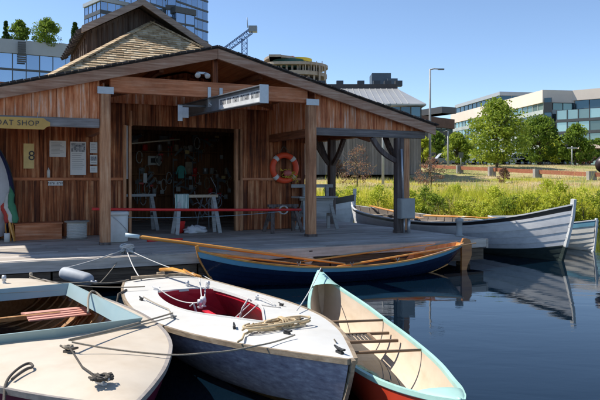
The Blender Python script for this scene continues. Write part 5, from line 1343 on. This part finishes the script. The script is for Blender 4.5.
# right: office with dark glazed bay, and its paler green wing to the left
a=G(560,112); 
facade('office_building','large office building with dark green glass storeys under a cream parapet at the right edge','building',G(556,116),G(650,106),30,GZ0,hz(108,112),5,GPALE,DPAN,1.7,.5,0)
facade('office_building','recessed top storeys of cream parapet and dark glass set back above the right offices','building',G(546,124),G(670,110),26,GZ0,hz(90,120),6,GDRK,DPAN,2.6,.6,1.9,PARA)
facade('office_building','pale green glazed office wing with a sloping cream parapet behind the street trees','building',G(452,165),G(543,120),20,GZ0,hz(104,142),6,GGRN,DPAN,2.0,.8,2.3,PARA,fin=mat('white fins',[(.34,.38,.36),(.48,.52,.49)],.5,(1,1,1),1,.5,.5,0))
t=facade('stair_tower','dark stone stair tower between the two glass offices','building',G(544,117.5),G(552,117),12,GZ0,hz(100,121),5,GDRK,DPAN,1.6,1.8)
facade('office_building','small low grey penthouse storey behind the pale green office','building',G(456,200),G(500,170),20,GZ0,hz(101,190),7,GDRK,GPAN,3,1.2,1.0,GPAN)
facade('brick_building','dark brown brick building behind the tall lamp post','building',G(418,140),G(453,150),20,GZ0,hz(115,140),4,GDRK,mat('brown brick',[(.10,.055,.045),(.16,.09,.07)],.8,(1,1,1),3,.5,.5,.1),2.2,1.7,2.2,mat('brown brick top',[(.10,.06,.05),(.15,.09,.075)],.8,(1,1,1),3,.5,.5,.1))
facade('plant_room','small dark rooftop room on the brown brick building','building',G(442,152),G(456,154),8,GZ0+14,hz(108,152),1,GDRK,DPAN,2.5,1.5)
# dark timber hall with a metal roof
t=thing('timber_hall','long dark timber clad hall with a pale metal roof and glazed end, behind the porch','building',G(300,47),0)
X0=0; X1=(421-300)/F*47; H0=hz(165,47)-.3
DKT=mat('dark vertical cladding',[(.11,.095,.085),(.20,.175,.155),(.30,.265,.24)],.85,(3,3,.4),2,.5,.6,.3,.02,.2)
t.location.z=0
def zz(py): return hz(py,47)
b=MB(); x=-3.0
while x<X1-.05: b.bx(x,min(x+.19,X1),0,.1,H0-.4,zz(127)); x+=.2
b.bx(-3,X1,.11,14,H0-.4,zz(107)-.05); b.build('wall',DKT,t)
b=MB(); n=16; xs0=-3; bw=(X1-xs0)/n
for i in range(n): b.add([(xs0+i*bw+.04,.02,zz(126)),(xs0+(i+1)*bw-.04,.02,zz(126)),(xs0+(i+1)*bw-.04,.02,zz(107)),(xs0+i*bw+.04,.02,zz(107))],[(0,1,2,3)])
for i in range(10): b.add([(X1+.02,.5+i*1.3,zz(126)),(X1+.02,1.7+i*1.3,zz(126)),(X1+.02,1.7+i*1.3,zz(107)),(X1+.02,.5+i*1.3,zz(107))],[(0,1,2,3)])
b.sides('window_band',GDRK,t,fn=lambda c:c.x>X1,fixn=False)
b=MB()
for i in range(n+1): b.bx(xs0+i*bw-.04,xs0+i*bw+.04,-.04,.06,zz(126),zz(107))
b.bx(xs0,X1+.05,-.05,.1,zz(127),zz(126)); b.bx(xs0,X1+.05,-.02,.08,zz(117),zz(116.4)); b.build('mullion',MULL,t)
MROOF=mat('pale metal roof',[(.36,.36,.35),(.48,.48,.46)],.4,(.3,.3,.3),1,.4,.5,0,.01,.15,metal=.3)
b=MB(); zr0=zz(106); zr1=hz(90,52)
b.add([(-3.2,-.4,zr0),(X1+.3,-.4,zr0),(X1-1.0,5,zr1),(-3.2,5,zr1),(-3.2,-.4,zr0+.12),(X1+.3,-.4,zr0+.12),(X1-1.0,5,zr1+.12),(-3.2,5,zr1+.12)],[(0,3,2,1),(4,5,6,7),(0,1,5,4),(1,2,6,5),(2,3,7,6),(3,0,4,7)])
x=-3.0
while x<X1-.9: b.beam((x,-.4,zr0+.14),(x,5,zr1+.14),.04,.05); x+=.45
b.add([(X1+.3,-.4,zr0),(X1+.3,14,zr0),(X1-1.0,12,zr1),(X1-1.0,5,zr1)],[(0,1,2,3)])
b.build('roof',MROOF,t)
b=MB(); b.bx(-3.2,X1-1.0,5.02,12,zr1-.3,hz(84,52)); b.build('clerestory',DPAN,t)
for px in (322,340,361,377,388,399): b=MB(); X=(px-300)/F*53; b.bx(X-.28,X+.28,6,6.6,hz(84,52)+.0,hz(81,52)+.2); b.build('roof_vent',MULL,t)
b=MB(); b.bx((372-300)/F*55,(391-300)/F*55,8,10,hz(84,52),hz(73,55)); b.bx((387-300)/F*55,(397-300)/F*55,7.6,9,hz(84,52),hz(79,55)); b.build('roof_plant_box',paint('slate blue box',(.10,.13,.16)),t)
# left blue glass building with roof garden
facade('office_building','blue glass office block with a grey parapet and trees on its roof','building',G(-60,118),G(66,128),30,GZ0,hz(40,124),7,GBLU,GPAN,2.4,.35,2.6,GPAN)
b=MB(); 
bt_=thing('louvre_panel','dark louvre strip set in the blue glass office at the upper left','louvre',(0,0,0)); a=G(19,123.6); e=G(27,124.2)
bt_.location=(a.x,a.y-.5,0)
for k in range(10): b.box(((e-a).length/2,0,hz(62,124)+k*.4),((e-a).length,.12,.3))
b.build('slat',MULL,bt_)
bt_.rotation_euler=(0,0,math.atan2((e-a).y,(e-a).x))
b=MB()
for i,(px,top,wpx,m,sh,lab) in enumerate(((6,22,7,LC,0,'slim dark conifer on the roof of the blue office, leftmost'),(20,22,17,LG,1,'round bushy tree on the roof of the blue office, second from left'),(47,20,24,LG,1,'widest bushy tree on the roof of the blue office'),(75,24,9,LC,0,'small conifer on the roof beside the gable of the boat shop'))):
    d=127 if px<70 else 135; z0=hz(40,124)-.1 if px<70 else hz(46,135); X=(px-300)/F*d
    tree(lab,Vector((X,d,z0-.3)),hz(top,d)-z0+.4,wpx*d/F*1.3,m if sh==0 else LG,clumps=90,per=60,leaf=.28,seed=70+i,h0=.1,shape=sh,trunk=.12,name='roof_tree')
facade('office_building','grey parapet block behind the gable at the upper left, carrying a small conifer','building',G(60,133),G(92,138),20,GZ0,hz(45,135),7,GBLU,GPAN,2.4,.6,2,GPAN)
# tower
facade('tower_block','tall blue glass tower rising out of the picture behind the shop gable','building',G(100,182),G(150,172),24,GZ0,hz(-30,178),18,GBLU,GPAN,2.2,.5,2,GPAN)
facade('tower_block','pale chamfered left end of the blue glass tower','building',G(84,178),G(100,171),20,GZ0,hz(1,175),14,GBLU,GPAN,2.2,1.0,1,GPAN)
facade('tower_block','right hand block of the blue glass tower with a dark flat top','building',G(176,176),G(195,180),16,GZ0,hz(8,178),14,GBLU,MULL,2.4,.5,1.6,MULL)
facade('tower_block','lift shaft and balconies joining the two blue glass tower blocks','building',G(150,176),G(176,178),14,GZ0,hz(-6,177),15,GBLU,GPAN,1.8,1.4,1,GPAN)
# construction building
t=thing('construction_building','unfinished concrete building with curved open slabs and yellow and red sheeting on top','building',G(296,175),0)
SLABM=mat('raw concrete slabs',[(.30,.25,.21),(.45,.38,.31)],.85,(.5,.5,.5),2,.6,.4,.1,.02,.2)
def slab(px0,px1,py,th,dd=16,m=SLABM,name='slab'):
    x0=(px0-296)/F*175; x1=(px1-296)/F*175; z=hz(py,175); n=14; poly=[(x1-dd*.5+dd*.5*math.sin(math.pi*i/n),-dd/2*math.cos(math.pi*i/n)*1.0) for i in range(n+1)]+[(x0+dd*.3-dd*.3*math.sin(math.pi*i/n),dd/2*math.cos(math.pi*i/n)) for i in range(n+1)]
    b=MB(); b.prism(poly,z-th,z,'z'); return b.build(name,m,t)
slab(262,328,66.5,.7); slab(266,327,75,1.0); slab(266,327,84,1.0); slab(266,327,93,1.0); slab(240,327,104,1.0); slab(264,300,60,.6)
slab(272,308,62,2.3,12,paint('dark green netting',(.03,.10,.09),.8),'netting')
slab(280,312,59.5,.9,8,paint('yellow sheeting',(.75,.52,.04),.6),'yellow_sheeting'); slab(287,298,58,.9,6,paint('red sheeting',(.6,.05,.03),.6),'red_sheeting')
b=MB()
for i in range(12): x=(266+i*5.3-296)/F*175; b.bx(x-.25,x+.25,-6.2,-5.7,GZ0,hz(66.5,175)-.7)
for i in range(5): x=(300+i*5.3-296)/F*175; b.bx(x-.1,x+.1,-7.5,-7.3,hz(76,175),hz(66,175))
b.build('column',SLABM,t)
b=MB(); b.bx(-6,6,-2,6,GZ0,hz(66,175)); b.build('core',DPAN,t)
# crane
t=thing('tower_crane','blue lattice tower crane with a raised jib, beyond the porch roof peak','crane',G(244.5,200),0)
BLC=paint('crane blue',(.035,.10,.28),.5); z0=GZ0; z1=hz(38,200); wd_=1.0
def lattice(p0,p1,w,n,m,name):
    p0=Vector(p0);p1=Vector(p1);d=(p1-p0).normalized();sd=Vector((0,1,0));u=d.cross(sd).normalized(); b=MB()
    cs=[sd*w/2+u*w/2,-sd*w/2+u*w/2,-sd*w/2-u*w/2,sd*w/2-u*w/2]
    for c_ in cs: b.beam(p0+c_,p1+c_,.16,.16)
    for i in range(n):
        q0=p0.lerp(p1,i/n); q1=p0.lerp(p1,(i+1)/n)
        for k in range(4): b.beam(q0+cs[k],q1+cs[(k+1)%4],.10,.10); b.beam(q0+cs[k],q0+cs[(k+1)%4],.10,.10)
    return b.build(name,m,t)
lattice((0,0,z0),(0,0,z1),1.6,26,BLC,'mast')
jx=(224-244.5)/F*200; jz=hz(51,200)
ex=(251-244.5)/F*200; ez=hz(31,200)
d_=Vector((jx-ex,0,jz-ez)).normalized()
lattice(Vector((ex,0,ez)),Vector((ex,0,ez))+d_*26,1.5,20,BLC,'jib')
b=MB(); b.box((ex+.6,0,ez+.6),(2.6,2,1.8)); b.tube([(ex-1,0,ez+1),(ex-1.2,0,ez+4.2)],.12,6); b.build('cab',paint('crane grey',(.30,.32,.34)),t)
